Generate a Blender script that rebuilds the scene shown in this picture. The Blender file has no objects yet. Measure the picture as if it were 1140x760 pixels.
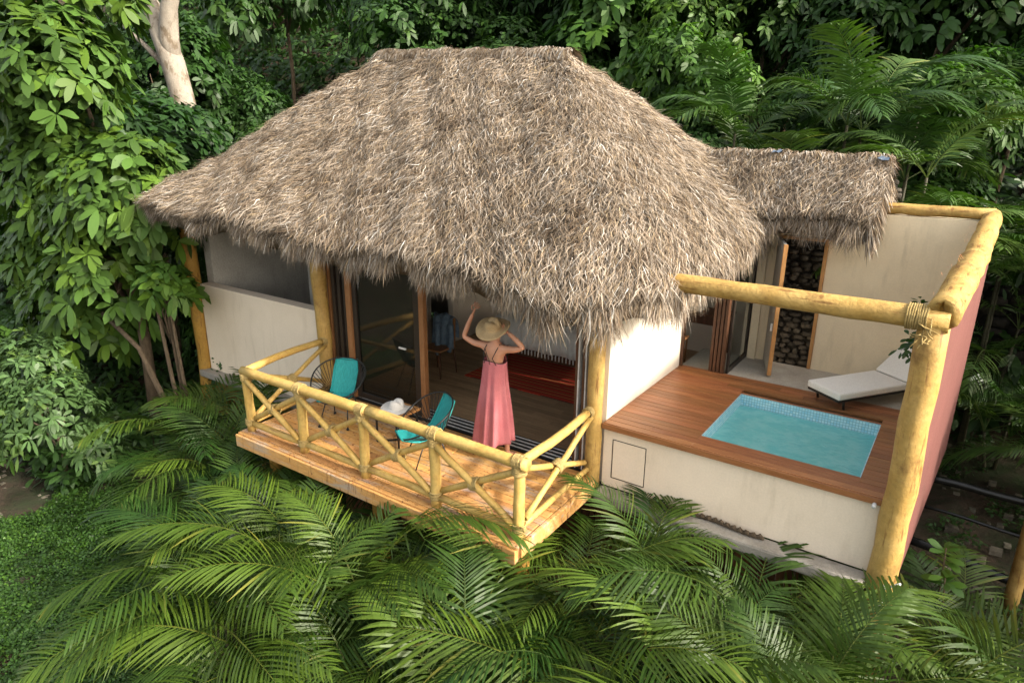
import bpy, math, random
import numpy as np
from mathutils import Vector, Matrix, Euler
rng = np.random.default_rng(7); random.seed(7)
sc = bpy.context.scene; col = sc.collection
PI = math.pi
def V(*a): return np.array(a, float)

# ------------------------------------------------------------------ materials
def newmat(name):
    m = bpy.data.materials.new(name); m.use_nodes = True
    nt = m.node_tree; nt.nodes.clear()
    out = nt.nodes.new('ShaderNodeOutputMaterial'); b = nt.nodes.new('ShaderNodeBsdfPrincipled')
    nt.links.new(b.outputs[0], out.inputs[0]); return m, nt, b, out
def N(nt, typ, **kw):
    n = nt.nodes.new(typ)
    for k, v in kw.items():
        if k.startswith('i_'):
            n.inputs[k[2:].replace('_', ' ')].default_value = v
        else: setattr(n, k, v)
    return n
def mixc(nt, a, b, f, typ='MIX'):
    m = nt.nodes.new('ShaderNodeMix'); m.data_type = 'RGBA'; m.blend_type = typ
    def put(s, v):
        if isinstance(v, (tuple, list)): s.default_value = (*v[:3], 1)
        elif isinstance(v, (int, float)): s.default_value = v
        else: nt.links.new(v, s)
    put(m.inputs[0], f); put(m.inputs[6], a); put(m.inputs[7], b)
    return m.outputs[2]
def coords(nt, scale=(1, 1, 1), rot=(0, 0, 0)):
    t = nt.nodes.new('ShaderNodeTexCoord'); mp = nt.nodes.new('ShaderNodeMapping')
    mp.inputs['Scale'].default_value = scale; mp.inputs['Rotation'].default_value = rot
    nt.links.new(t.outputs['Object'], mp.inputs[0]); return mp.outputs[0]
def noise(nt, vec, scale, detail=6, rough=.6, lo=.35, hi=.65):
    n = N(nt, 'ShaderNodeTexNoise', i_Scale=scale, i_Detail=detail, i_Roughness=rough)
    nt.links.new(vec, n.inputs['Vector'])
    r = nt.nodes.new('ShaderNodeMapRange'); r.inputs[1].default_value = lo; r.inputs[2].default_value = hi
    nt.links.new(n.outputs[0], r.inputs[0]); return r.outputs[0]
def bump(nt, b, h, strength=.3, dist=.01):
    bp = N(nt, 'ShaderNodeBump', i_Strength=strength, i_Distance=dist)
    nt.links.new(h, bp.inputs['Height']); nt.links.new(bp.outputs[0], b.inputs['Normal'])
def knots(matn, colr, scale, thr=.12, axis=(1, 1, .35), crack=(1, 1, .10)):
    m = M[matn]; nt = m.node_tree; b = next(n for n in nt.nodes if n.type == 'BSDF_PRINCIPLED')
    src = b.inputs['Base Color'].links[0].from_socket; v = coords(nt, axis)
    vo = N(nt, 'ShaderNodeTexVoronoi', i_Scale=scale); nt.links.new(v, vo.inputs['Vector'])
    mr = nt.nodes.new('ShaderNodeMapRange'); mr.inputs[1].default_value = thr; mr.inputs[2].default_value = thr * .5; nt.links.new(vo.outputs[0], mr.inputs[0])
    g = noise(nt, coords(nt, crack), 24, 5, .65, .57, .66)
    c = mixc(nt, src, colr, mr.outputs[0]); c = mixc(nt, c, tuple(x * .9 for x in colr), g)
    nt.links.new(c, b.inputs['Base Color'])
def surf(name, c1, c2, rough=.8, ns=3, stretch=(1, 1, 1), c3=None, dk=.35, n3=1.2, lo3=.55, hi3=.7, fine=40, bs=.25, bd=.01, vcol=False, spec=.3, metal=0):
    """noise-varied painted / wooden / earthen surface"""
    m, nt, b, out = newmat(name); v = coords(nt, stretch)
    c = mixc(nt, c1, c2, noise(nt, v, ns))
    if c3: c = mixc(nt, c, c3, noise(nt, v, n3, 8, .7, lo3, hi3))
    f = noise(nt, v, fine, 5, .7, .25, .75)
    c = mixc(nt, c, mixc(nt, c, (.0, .0, .0), dk), f)
    if vcol:
        a = nt.nodes.new('ShaderNodeAttribute'); a.attribute_name = 'Col'
        c = mixc(nt, c, a.outputs[0], 1.0, 'MULTIPLY')
    nt.links.new(c, b.inputs['Base Color']); b.inputs['Roughness'].default_value = rough
    b.inputs['Specular IOR Level'].default_value = spec; b.inputs['Metallic'].default_value = metal
    if bs: bump(nt, b, f, bs, bd)
    return m
def plain(name, c, rough=.6, metal=0, spec=.4):
    return surf(name, c, tuple(x * .8 for x in c), rough, 8, bs=.08, bd=.003, spec=spec, metal=metal)
def leafmat(name, c1, c2, rough=.45, trans=.3, hue=.5, spec=.4):
    """c1..c2 vary per object and per leaf (Col attribute)"""
    m, nt, b, out = newmat(name)
    oi = nt.nodes.new('ShaderNodeObjectInfo')
    a = nt.nodes.new('ShaderNodeAttribute'); a.attribute_name = 'Col'
    c = mixc(nt, c1, c2, oi.outputs['Random'])
    c = mixc(nt, c, a.outputs[0], 1.0, 'MULTIPLY')
    nt.links.new(c, b.inputs['Base Color']); b.inputs['Roughness'].default_value = rough
    b.inputs['Specular IOR Level'].default_value = spec
    t = nt.nodes.new('ShaderNodeBsdfTranslucent')
    nt.links.new(mixc(nt, c, (1.0, 1.25, .35), 1.0, 'MULTIPLY'), t.inputs[0])
    mx = nt.nodes.new('ShaderNodeMixShader'); mx.inputs[0].default_value = trans
    nt.links.new(b.outputs[0], mx.inputs[1]); nt.links.new(t.outputs[0], mx.inputs[2])
    nt.links.new(mx.outputs[0], out.inputs[0]); return m

M = {}
M['thatch'] = surf('thatch_strand', (.75, .75, .75), (.95, .95, .95), .85, 1.2, vcol=True, bs=0, spec=.15, c3=(.40, .37, .34), n3=1.7, lo3=.45, hi3=.68)
M['thatch_core'] = surf('thatch_core', (.16, .12, .08), (.09, .066, .044), .95, 9, fine=60, bs=.6, bd=.03)
M['cream'] = surf('cream_stucco', (.80, .68, .54), (.76, .645, .51), .9, 2, dk=.14, c3=(.68, .56, .42), n3=.8, lo3=.5, hi3=.85, fine=50, bs=.12)
M['cream_back'] = surf('ochre_stucco', (.78, .66, .47), (.72, .60, .42), .9, 2, dk=.14, c3=(.62, .52, .36), n3=1.1, lo3=.5, hi3=.8, fine=50, bs=.12)
M['white'] = surf('white_stucco', (.76, .69, .59), (.73, .66, .56), .9, 2, dk=.14, fine=50, bs=.1)
M['pink'] = surf('rose_stucco', (.185, .07, .06), (.155, .06, .05), .9, 2, c3=(.12, .05, .045), n3=1.5, fine=50, bs=.2)
M['greywall'] = surf('grey_plaster', (.52, .49, .44), (.45, .42, .37), .85, 2.5, c3=(.36, .33, .29), n3=1.2, fine=40, bs=.15)
M['concrete'] = surf('grey_concrete', (.42, .39, .34), (.35, .32, .28), .9, 3, c3=(.2, .18, .15), n3=2.2, lo3=.5, hi3=.7, fine=60, bs=.4)
M['patio'] = surf('pale_concrete', (.50, .46, .39), (.44, .40, .34), .85, 1.8, c3=(.36, .32, .27), n3=.9, fine=50, bs=.15)
M['log'] = surf('yellow_log', (.54, .355, .115), (.44, .27, .07), .6, 5, stretch=(1, 1, 1), c3=(.26, .14, .04), n3=3.6, lo3=.52, hi3=.70, fine=25, bs=.35, bd=.012, spec=.35)
M['log_pale'] = surf('pale_yellow_log', (.58, .40, .13), (.52, .33, .085), .55, 5, c3=(.42, .24, .06), n3=4.5, lo3=.56, hi3=.75, fine=25, bs=.3, bd=.01, spec=.35)
M['log_dark'] = surf('amber_log', (.46, .26, .05), (.37, .20, .035), .6, 4, c3=(.25, .15, .05), n3=3, lo3=.55, hi3=.75, fine=25, bs=.35, bd=.012)
M['rope'] = surf('rope_lashing', (.50, .37, .15), (.36, .25, .09), .9, 30, fine=90, bs=.7, bd=.01)
M['pine'] = surf('pine_planks', (.72, .41, .145), (.60, .29, .085), .7, 4, stretch=(1, 6, 6), c3=(.47, .40, .33), n3=1.3, lo3=.50, hi3=.66, fine=18, bs=.3, vcol=True)
M['ipe'] = surf('ipe_planks', (.36, .155, .06), (.27, .105, .038), .42, 3, stretch=(1, 9, 9), c3=(.19, .065, .022), n3=1.0, lo3=.5, hi3=.8, fine=14, bs=.15, vcol=True, spec=.45)
M['floorwood'] = surf('dark_floor_boards', (.52, .35, .20), (.40, .26, .145), .5, 3, stretch=(1, 8, 8), fine=14, bs=.12, vcol=True)
M['brownwood'] = surf('brown_timber', (.12, .055, .028), (.08, .036, .018), .5, 4, stretch=(5, 5, 1), fine=20, bs=.15)
M['midwood'] = surf('reddish_timber', (.34, .165, .07), (.27, .12, .045), .5, 4, stretch=(5, 5, 1), fine=20, bs=.15)
M['orangewood'] = surf('honey_timber', (.55, .29, .11), (.46, .22, .075), .5, 4, stretch=(5, 5, 1), fine=20, bs=.15)
M['slat'] = surf('weathered_slats', (.20, .085, .035), (.13, .055, .025), .8, 3, stretch=(6, 6, 1), fine=20, bs=.3, vcol=True)
M['slat_gold'] = surf('golden_slats', (.40, .25, .07), (.30, .18, .05), .8, 3, stretch=(6, 6, 1), fine=20, bs=.3, vcol=True)
M['black'] = plain('black_metal', (.018, .017, .016), .45)
M['darkbronze'] = plain('dark_bronze', (.035, .026, .02), .4)
M['alu'] = plain('white_aluminium', (.75, .74, .72), .35)
M['turq'] = surf('turquoise_cord', (.035, .42, .41), (.015, .28, .28), .55, 30, stretch=(6, .5, .5), fine=60, bs=.9, bd=.004)
M['whitecloth'] = surf('white_cotton', (.80, .79, .76), (.74, .73, .70), .9, 6, fine=90, bs=.3, bd=.004)
M['canvas'] = surf('off_white_canvas', (.86, .84, .79), (.83, .80, .75), .8, 3, fine=120, bs=.15, bd=.002)
M['denim'] = surf('faded_denim', (.22, .30, .38), (.12, .18, .26), .9, 14, fine=90, bs=.3)
M['dress'] = surf('rose_pink_cotton', (.60, .20, .215), (.54, .16, .18), .85, 5, fine=100, bs=.2, bd=.003)
M['straw'] = surf('woven_straw', (.62, .45, .25), (.54, .37, .19), .8, 14, fine=110, bs=.5, bd=.004)
M['strawwhite'] = surf('white_straw', (.82, .80, .76), (.78, .75, .70), .8, 14, fine=110, bs=.4, bd=.004)
M['hair'] = plain('brown_hair', (.06, .03, .015), .5)
M['soil'] = surf('dark_soil', (.075, .05, .032), (.04, .028, .019), .95, 1.4, c3=(.03, .045, .014), n3=.7, lo3=.45, hi3=.6, fine=12, bs=.8, bd=.05)
M['stone'] = surf('dark_fieldstone', (.13, .115, .095), (.075, .065, .055), .85, 4, c3=(.035, .04, .025), n3=2.5, fine=25, bs=.6, bd=.02, vcol=True)
M['mortar'] = surf('dark_mortar', (.03, .026, .02), (.02, .018, .014), .95, 6, bs=.6, bd=.02)
M['bark'] = surf('brown_bark', (.16, .115, .075), (.09, .065, .04), .9, 6, stretch=(3, 3, .8), fine=30, bs=.7, bd=.02)
M['whitebark'] = surf('pale_bark', (.36, .32, .265), (.28, .24, .195), .85, 3, stretch=(2, 2, 1), c3=(.17, .13, .09), n3=2.2, lo3=.52, hi3=.62, fine=24, bs=.6, bd=.02)
M['palmstem'] = surf('green_palm_cane', (.07, .065, .03), (.04, .036, .02), .6, 5, stretch=(1, 1, 8), fine=20, bs=.3)
M['pipe'] = plain('wet_black_pipe', (.02, .019, .018), .25)
M['pvc'] = plain('white_pvc', (.75, .75, .75), .35)
M['tarp'] = plain('blue_plastic', (.10, .14, .20), .4)
M['palm'] = leafmat('areca_leaflets', (.014, .040, .007), (.056, .098, .012), .44, .18, spec=.25)
M['palm_back'] = leafmat('jungle_palm_leaflets', (.026, .072, .016), (.065, .12, .026), .42, .2)
M['bigleaf'] = leafmat('broad_glossy_leaves', (.040, .088, .015), (.05, .10, .018), .5, .16, spec=.2)
M['paleleaf'] = leafmat('pale_green_leaves', (.055, .11, .032), (.065, .12, .036), .5, .25)
M['jungle'] = leafmat('jungle_leaves', (.018, .052, .010), (.036, .085, .015), .5, .28)
M['brightleaf'] = leafmat('bright_jungle_leaves', (.04, .10, .014), (.062, .13, .02), .5, .32)
M['cover'] = leafmat('ground_cover_leaves', (.034, .085, .012), (.04, .095, .014), .5, .25)
for k_, a_ in (('log_x', (.10, 1, 1)), ('log_y', (1, .10, 1))):
    M[k_] = surf('yellow_log', (.54, .355, .115), (.44, .27, .07), .62, 5, c3=(.26, .14, .04), n3=3.6, lo3=.52, hi3=.70, fine=25, bs=.5, bd=.012, spec=.3); knots(k_, (.22, .11, .03), 5, crack=a_)
M['log_pale_x'] = surf('pale_yellow_log', (.58, .40, .13), (.52, .33, .085), .6, 5, c3=(.42, .24, .06), n3=4.5, lo3=.56, hi3=.75, fine=25, bs=.4, bd=.01, spec=.3); knots('log_pale_x', (.36, .20, .07), 7, .1, crack=(.12, 1, 1))
knots('log', (.22, .11, .03), 5); knots('log_pale', (.40, .22, .07), 7, .1); knots('log_dark', (.18, .09, .02), 5); knots('pine', (.20, .08, .03), 6, .09, (1, 1, 1))
def streaks(matn, colr, amt=.55, lo=.52, hi=.72):
    m = M[matn]; nt = m.node_tree; b = next(n for n in nt.nodes if n.type == 'BSDF_PRINCIPLED'); src = b.inputs['Base Color'].links[0].from_socket
    a = noise(nt, coords(nt, (1, 1, .16)), 5.5, 7, .65, lo, hi); c2 = noise(nt, coords(nt), .9, 5, .6, .42, .62)
    mu = nt.nodes.new('ShaderNodeMath'); mu.operation = 'MULTIPLY'; nt.links.new(a, mu.inputs[0]); nt.links.new(c2, mu.inputs[1])
    m2 = nt.nodes.new('ShaderNodeMath'); m2.operation = 'MULTIPLY'; nt.links.new(mu.outputs[0], m2.inputs[0]); m2.inputs[1].default_value = amt
    nt.links.new(mixc(nt, src, colr, m2.outputs[0]), b.inputs['Base Color'])
for k_, c_ in (('cream', (.42, .34, .24)), ('cream_back', (.34, .28, .19)), ('pink', (.10, .06, .045)), ('white', (.6, .52, .42)), ('greywall', (.16, .15, .13))): streaks(k_, c_)
# skin: two close warm tones mixed by noise
m, nt, b, out = newmat('warm_skin')
nt.links.new(mixc(nt, (.52, .25, .15), (.60, .31, .2), noise(nt, coords(nt), 9)), b.inputs['Base Color'])
b.inputs['Roughness'].default_value = .5; b.inputs['Subsurface Weight'].default_value = .08
M['skin'] = m
# glass with a dark screen behind
m, nt, b, out = newmat('dark_glass')
b.inputs['Base Color'].default_value = (.02, .022, .018, 1); b.inputs['Roughness'].default_value = .06
b.inputs['Specular IOR Level'].default_value = 1.0; b.inputs['IOR'].default_value = 1.6
tr = nt.nodes.new('ShaderNodeBsdfTransparent'); tr.inputs[0].default_value = (.5, .5, .46, 1)
mx = nt.nodes.new('ShaderNodeMixShader'); mx.inputs[0].default_value = .68
nt.links.new(b.outputs[0], mx.inputs[1]); nt.links.new(tr.outputs[0], mx.inputs[2]); nt.links.new(mx.outputs[0], out.inputs[0])
M['glass'] = m
m, nt, b, out = newmat('clear_glass')
b.inputs['Base Color'].default_value = (.02, .022, .02, 1); b.inputs['Roughness'].default_value = .03
tr = nt.nodes.new('ShaderNodeBsdfTransparent'); tr.inputs[0].default_value = (.93, .95, .93, 1)
mx = nt.nodes.new('ShaderNodeMixShader'); mx.inputs[0].default_value = .88
nt.links.new(b.outputs[0], mx.inputs[1]); nt.links.new(tr.outputs[0], mx.inputs[2]); nt.links.new(mx.outputs[0], out.inputs[0])
M['clearglass'] = m
# pool tile
m, nt, b, out = newmat('pale_blue_mosaic')
br = N(nt, 'ShaderNodeTexBrick', i_Scale=1.0); br.offset = 0; br.squash = 1
br.inputs['Brick Width'].default_value = .032; br.inputs['Row Height'].default_value = .032; br.inputs['Mortar Size'].default_value = .0028
br.inputs['Color1'].default_value = (.52, .76, .84, 1); br.inputs['Color2'].default_value = (.30, .62, .78, 1); br.inputs['Mortar'].default_value = (.22, .42, .5, 1)
t = nt.nodes.new('ShaderNodeTexCoord'); nt.links.new(t.outputs['UV'], br.inputs['Vector'])
nt.links.new(br.outputs[0], b.inputs['Base Color']); b.inputs['Roughness'].default_value = .2
M['tile'] = m
M['poolfloor'] = surf('turquoise_plaster', (.30, .72, .72), (.25, .66, .67), .6, 1.5, bs=0)
# water
m, nt, b, out = newmat('pool_water')
v = coords(nt)
c = mixc(nt, (.26, .72, .70), (.36, .79, .77), noise(nt, v, 6.0, 5, .65, .42, .6))  # light and dark of ripples put into the water colour
nt.links.new(c, b.inputs['Base Color']); b.inputs['Roughness'].default_value = .04; b.inputs['IOR'].default_value = 1.33
w = N(nt, 'ShaderNodeTexNoise', i_Scale=9.0, i_Detail=3.0, i_Distortion=1.2); nt.links.new(v, w.inputs['Vector'])
bp = N(nt, 'ShaderNodeBump', i_Strength=.6, i_Distance=.02); nt.links.new(w.outputs[0], bp.inputs['Height']); nt.links.new(bp.outputs[0], b.inputs['Normal'])
tr = nt.nodes.new('ShaderNodeBsdfTransparent'); tr.inputs[0].default_value = (.45, .85, .85, 1)
mx = nt.nodes.new('ShaderNodeMixShader'); mx.inputs[0].default_value = .45
nt.links.new(b.outputs[0], mx.inputs[1]); nt.links.new(tr.outputs[0], mx.inputs[2]); nt.links.new(mx.outputs[0], out.inputs[0])
M['water'] = m
# woven rug: red-orange stripes
m, nt, b, out = newmat('woven_rug')
v = coords(nt, (1, 1, 1), (0, 0, 0)); sx = nt.nodes.new('ShaderNodeSeparateXYZ'); nt.links.new(v, sx.inputs[0])
w = N(nt, 'ShaderNodeTexWave', i_Scale=1.3, i_Distortion=.4); w.bands_direction = 'Y'; nt.links.new(v, w.inputs[0])
rp = nt.nodes.new('ShaderNodeValToRGB'); e = rp.color_ramp.elements; e[0].color = (.55, .05, .02, 1); e[1].color = (.82, .38, .12, 1)
for p, c_ in ((.25, (.12, .03, .02, 1)), (.45, (.75, .25, .07, 1)), (.7, (.45, .05, .02, 1))):
    q = rp.color_ramp.elements.new(p); q.color = c_
rp.color_ramp.interpolation = 'CONSTANT'
nt.links.new(w.outputs[0], rp.inputs[0])
vo = N(nt, 'ShaderNodeTexVoronoi', i_Scale=2.2); vo.distance = 'MANHATTAN'; nt.links.new(v, vo.inputs[0])
mr = nt.nodes.new('ShaderNodeMapRange'); mr.inputs[1].default_value = .28; mr.inputs[2].default_value = .3; nt.links.new(vo.outputs[0], mr.inputs[0])
c = mixc(nt, (.55, .06, .03), rp.outputs[0], mr.outputs[0])
nt.links.new(c, b.inputs['Base Color']); b.inputs['Roughness'].default_value = .95
M['rug'] = m

# ------------------------------------------------------------------ objects
def tag(o, label=None, cat=None, group=None, kind=None):
    if label: o['label'] = label
    if cat: o['category'] = cat
    if group: o['group'] = group
    if kind: o['kind'] = kind
    return o
def empty(name, loc, label, cat, group=None):
    o = bpy.data.objects.new(name, None); o.location = loc; o.empty_display_size = .2
    col.objects.link(o); return tag(o, label, cat, group)
def wloc(o):
    p = Vector((0, 0, 0))
    while o: p = p + o.location; o = o.parent
    return p
def link(name, me, mat, parent=None, origin=None):
    """mesh verts are in world space; origin (or the parent) sets where the object stands"""
    o = bpy.data.objects.new(name, me); col.objects.link(o)
    if mat is not None and not me.materials: me.materials.append(mat if not isinstance(mat, str) else M[mat])
    pl = wloc(parent) if parent else Vector((0, 0, 0))
    org = Vector(origin) if origin is not None else pl
    if org.length > 0: me.transform(Matrix.Translation(-org))
    o.location = org - pl; o.parent = parent
    return o
class MB:
    def __init__(s): s.v = []; s.f = []; s.c = []; s.s = []
    def add(s, vs, fs, c=(1, 1, 1), smooth=False):
        k = len(s.v); s.v += [tuple(map(float, p)) for p in vs]
        s.f += [tuple(i + k for i in f) for f in fs]; s.s += [smooth] * len(fs)
        s.c += [c] * len(vs); return s
    def box(s, x0, x1, y0, y1, z0, z1, c=(1, 1, 1)):
        vs = [(x, y, z) for z in (z0, z1) for y in (y0, y1) for x in (x0, x1)]
        return s.add(vs, [(0, 2, 3, 1), (4, 5, 7, 6), (0, 1, 5, 4), (2, 6, 7, 3), (0, 4, 6, 2), (1, 3, 7, 5)], c)
    def prism(s, pts, z0, z1, c=(1, 1, 1)):      # pts: footprint, anticlockwise; z1 may be a list of heights
        n = len(pts); zt = z1 if isinstance(z1, (list, tuple)) else [z1] * n
        vs = [(x, y, z0) for x, y in pts] + [(p[0], p[1], z) for p, z in zip(pts, zt)]
        fs = [tuple(range(n - 1, -1, -1)), tuple(range(n, 2 * n))] + [(i, (i + 1) % n, n + (i + 1) % n, n + i) for i in range(n)]
        return s.add(vs, fs, c)
    def bar(s, a, b, w, h, up=(0, 0, 1), c=(1, 1, 1)):
        a, b = V(*a), V(*b); d = b - a; d /= np.linalg.norm(d); u = V(*up); u = u - d * (u @ d); u /= np.linalg.norm(u); r = np.cross(d, u)
        vs = [p + r * sx * w / 2 + u * sz * h / 2 for p in (a, b) for sz in (-1, 1) for sx in (-1, 1)]
        return s.add(vs, [(0, 2, 3, 1), (4, 5, 7, 6), (0, 1, 5, 4), (2, 6, 7, 3), (0, 4, 6, 2), (1, 3, 7, 5)], c)
    def tube(s, pts, rad, sides=10, closed=False, cap=True, lump=0.0, c=(1, 1, 1), flat=(1, 1)):
        P = [V(*p) for p in pts]; n = len(P); R = [rad] * n if np.isscalar(rad) else list(rad)
        vs = []; u = None
        for i in range(n):
            d = (P[(i + 1) % n] - P[i - 1]) if closed else (P[min(i + 1, n - 1)] - P[max(i - 1, 0)])
            d = d / (np.linalg.norm(d) + 1e-9)
            if u is None: u = V(0, 0, 1) if abs(d[2]) < .9 else V(1, 0, 0)
            u = u - d * (u @ d); u /= np.linalg.norm(u); w = np.cross(d, u)
            for k in range(sides):
                a = 2 * PI * k / sides; rr = R[i] * (1 + (random.uniform(-lump, lump) if lump else 0))
                vs.append(P[i] + (u * math.cos(a) * flat[0] + w * math.sin(a) * flat[1]) * rr)
        fs = []; m = n if closed else n - 1
        for i in range(m):
            for k in range(sides):
                a = i * sides + k; b_ = i * sides + (k + 1) % sides; j = ((i + 1) % n) * sides
                fs.append((a, b_, j + (k + 1) % sides, j + k))
        if cap and not closed: fs += [tuple(range(sides - 1, -1, -1)), tuple(range((n - 1) * sides, n * sides))]
        return s.add(vs, fs, c, True)
    def lathe(s, prof, center=(0, 0, 0), seg=24, mat=None, c=(1, 1, 1)):
        vs = []; cen = V(*center)
        for r, z in prof:
            for k in range(seg):
                a = 2 * PI * k / seg; p = V(r * math.cos(a), r * math.sin(a), z)
                if mat is not None: p = mat @ p
                vs.append(cen + p)
        fs = [(i * seg + k, i * seg + (k + 1) % seg, (i + 1) * seg + (k + 1) % seg, (i + 1) * seg + k) for i in range(len(prof) - 1) for k in range(seg)]
        return s.add(vs, fs, c, True)
    def build(s, name, mat, parent=None, origin=None, bevel=0, label=None):
        me = bpy.data.meshes.new(name); me.from_pydata(s.v, [], s.f); me.update()
        me.polygons.foreach_set('use_smooth', s.s)
        a = me.color_attributes.new('Col', 'FLOAT_COLOR', 'POINT')
        a.data.foreach_set('color', np.array([(*c, 1) for c in s.c], np.float32).ravel())
        o = link(name, me, mat, parent, origin)
        if bevel:
            b = o.modifiers.new('Bevel', 'BEVEL'); b.width = bevel; b.segments = 2; b.limit_method = 'ANGLE'; b.harden_normals = False
        if label: o['label'] = label
        return o
def npmesh(name, Vt, Q, C, smooth=False):
    me = bpy.data.meshes.new(name); nv, nf = len(Vt), len(Q)
    me.vertices.add(nv); me.vertices.foreach_set('co', np.ascontiguousarray(Vt, np.float32).ravel())
    me.loops.add(nf * 4); me.polygons.add(nf)
    me.loops.foreach_set('vertex_index', np.ascontiguousarray(Q, np.int32).ravel())
    me.polygons.foreach_set('loop_start', np.arange(0, nf * 4, 4, dtype=np.int32))
    me.polygons.foreach_set('use_smooth', np.full(nf, smooth)); me.update(calc_edges=True)
    a = me.color_attributes.new('Col', 'FLOAT_COLOR', 'POINT')
    a.data.foreach_set('color', np.hstack([C, np.ones((nv, 1))]).astype(np.float32).ravel())
    return me
def norm(a): return a / (np.linalg.norm(a, axis=-1, keepdims=True) + 1e-9)
def ribbons(P0, D, Wd, B, L, W, prof, C, tipc=None, curl=None):
    """n tapered strips: P0 start, D direction, Wd width direction, B bend vector (x s^2), widths by prof"""
    n = len(P0); k = len(prof); s = np.linspace(0, 1, k)[None, :, None]
    Lb = np.broadcast_to(L, (n,))[:, None, None]; Wb = np.broadcast_to(W, (n,))[:, None, None]
    cen = P0[:, None] + D[:, None] * Lb * s + B[:, None] * Lb * s ** 2
    if curl is not None: cen = cen + curl[:, None] * Lb * np.sin(s * PI * 2.2)
    hw = Wd[:, None] * Wb * .5 * np.array(prof)[None, :, None]
    vt = np.stack([cen - hw, cen + hw], 2).reshape(-1, 3)
    base = (np.arange(n) * k * 2)[:, None]; j = np.arange(k - 1)[None] * 2
    q = np.stack([base + j, base + j + 1, base + j + 3, base + j + 2], -1).reshape(-1, 4)
    cc = np.repeat(C[:, None], k * 2, 1)
    if tipc is not None:
        g = np.repeat(np.linspace(0, 1, k), 2)[None, :, None]; cc = cc * (1 - g) + tipc[:, None] * g
    return vt, q, cc.reshape(-1, 3)
def joinr(parts):
    vs, qs, cs, k = [], [], [], 0
    for v, q, c in parts: vs.append(v); qs.append(q + k); cs.append(c); k += len(v)
    return np.concatenate(vs), np.concatenate(qs), np.concatenate(cs)
def rand_unit(n): return norm(rng.normal(size=(n, 3)))

# ------------------------------------------------------------------ camera, light, sky
cam_d = bpy.data.cameras.new('camera'); cam = bpy.data.objects.new('camera', cam_d); col.objects.link(cam); sc.camera = cam
yaw, pitch, roll = -0.5984, -0.3144, 0.0084
F = V(math.sin(yaw) * math.cos(pitch), math.cos(yaw) * math.cos(pitch), math.sin(pitch))
r_ = V(math.cos(yaw), -math.sin(yaw), 0); u_ = np.cross(r_, F)
RR = r_ * math.cos(roll) + u_ * math.sin(roll); UU = -r_ * math.sin(roll) + u_ * math.cos(roll)
cam.matrix_world = Matrix(((RR[0], UU[0], -F[0], 3.0932), (RR[1], UU[1], -F[1], -6.1821), (RR[2], UU[2], -F[2], 3.8258), (0, 0, 0, 1)))
cam_d.sensor_width = 36; cam_d.lens = 751 / 1140 * 36; cam_d.clip_end = 500
SUN = norm(V(1.0, .06, .64)); el = math.asin(SUN[2]); az = math.atan2(SUN[0], SUN[1])
w = bpy.data.worlds.new('World'); sc.world = w; w.use_nodes = True; nt = w.node_tree
sky = nt.nodes.new('ShaderNodeTexSky'); sky.sky_type = 'NISHITA'; sky.sun_disc = False
sky.sun_elevation = el; sky.sun_rotation = az; sky.dust_density = 4; sky.air_density = 1.0; sky.ozone_density = .6
bg = nt.nodes['Background']; hs = nt.nodes.new('ShaderNodeHueSaturation'); hs.inputs['Saturation'].default_value = .5; nt.links.new(sky.outputs[0], hs.inputs['Color']); nt.links.new(mixc(nt, hs.outputs[0], (1, .955, .86), 1.0, 'MULTIPLY'), bg.inputs[0]); bg.inputs[1].default_value = .15
sd = bpy.data.lights.new('sun', 'SUN'); sd.energy = 2.0; sd.angle = math.radians(3); sd.color = (1, .93, .82)
so = bpy.data.objects.new('sun', sd); col.objects.link(so)
so.rotation_euler = Vector(SUN).to_track_quat('Z', 'Y').to_euler()
sc.view_settings.view_transform = 'Standard'; sc.view_settings.look = 'None'
sc.view_settings.exposure = 1.8; sc.view_settings.gamma = 1
sc.cycles.max_bounces = 10; sc.cycles.diffuse_bounces = 8; sc.cycles.transparent_max_bounces = 8

# ------------------------------------------------------------------ terrain
def ss(x, a, b):
    t = np.clip((x - a) / (b - a), 0, 1); return t * t * (3 - 2 * t)
def ground_z(x, y):
    x = np.asarray(x, float); y = np.asarray(y, float)
    z = -2.1 + .06 * np.sin(x * 1.3 + y) + .05 * np.sin(y * 2.1 - x * .7)
    z = z + np.maximum(0, y - 7.5) * .62 + np.maximum(0, -9.5 - x) * .3 * ss(y, -6, 2)
    z = z - np.maximum(0, -6 - y) * .25
    return z
gx = np.concatenate([np.linspace(-200, -30, 18), np.linspace(-28, 16, 111), np.linspace(20, 200, 18)])
gy = np.concatenate([np.linspace(-200, -14, 16), np.linspace(-12, 26, 96), np.linspace(30, 200, 14)])
X_, Y_ = np.meshgrid(gx, gy); Z_ = ground_z(X_, np.minimum(Y_, 40)) + .05 * rng.normal(size=X_.shape) * (np.abs(X_) < 30)
vt = np.stack([X_, Y_, Z_], -1).reshape(-1, 3); nx, ny = len(gx), len(gy)
i, j = np.meshgrid(np.arange(nx - 1), np.arange(ny - 1)); a = (j * nx + i).ravel()
me = npmesh('ground', vt, np.stack([a, a + 1, a + nx + 1, a + nx], -1), np.ones((len(vt), 3)), True)
tag(link('ground', me, 'soil'), 'dark forest soil under the plants and up the hillside', kind='structure')

# ------------------------------------------------------------------ villa
villa = empty('thatched_villa', (-3.5, 0, -.4), 'cream walled villa with a big shaggy palm thatch roof and open bedroom', 'villa')
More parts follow.
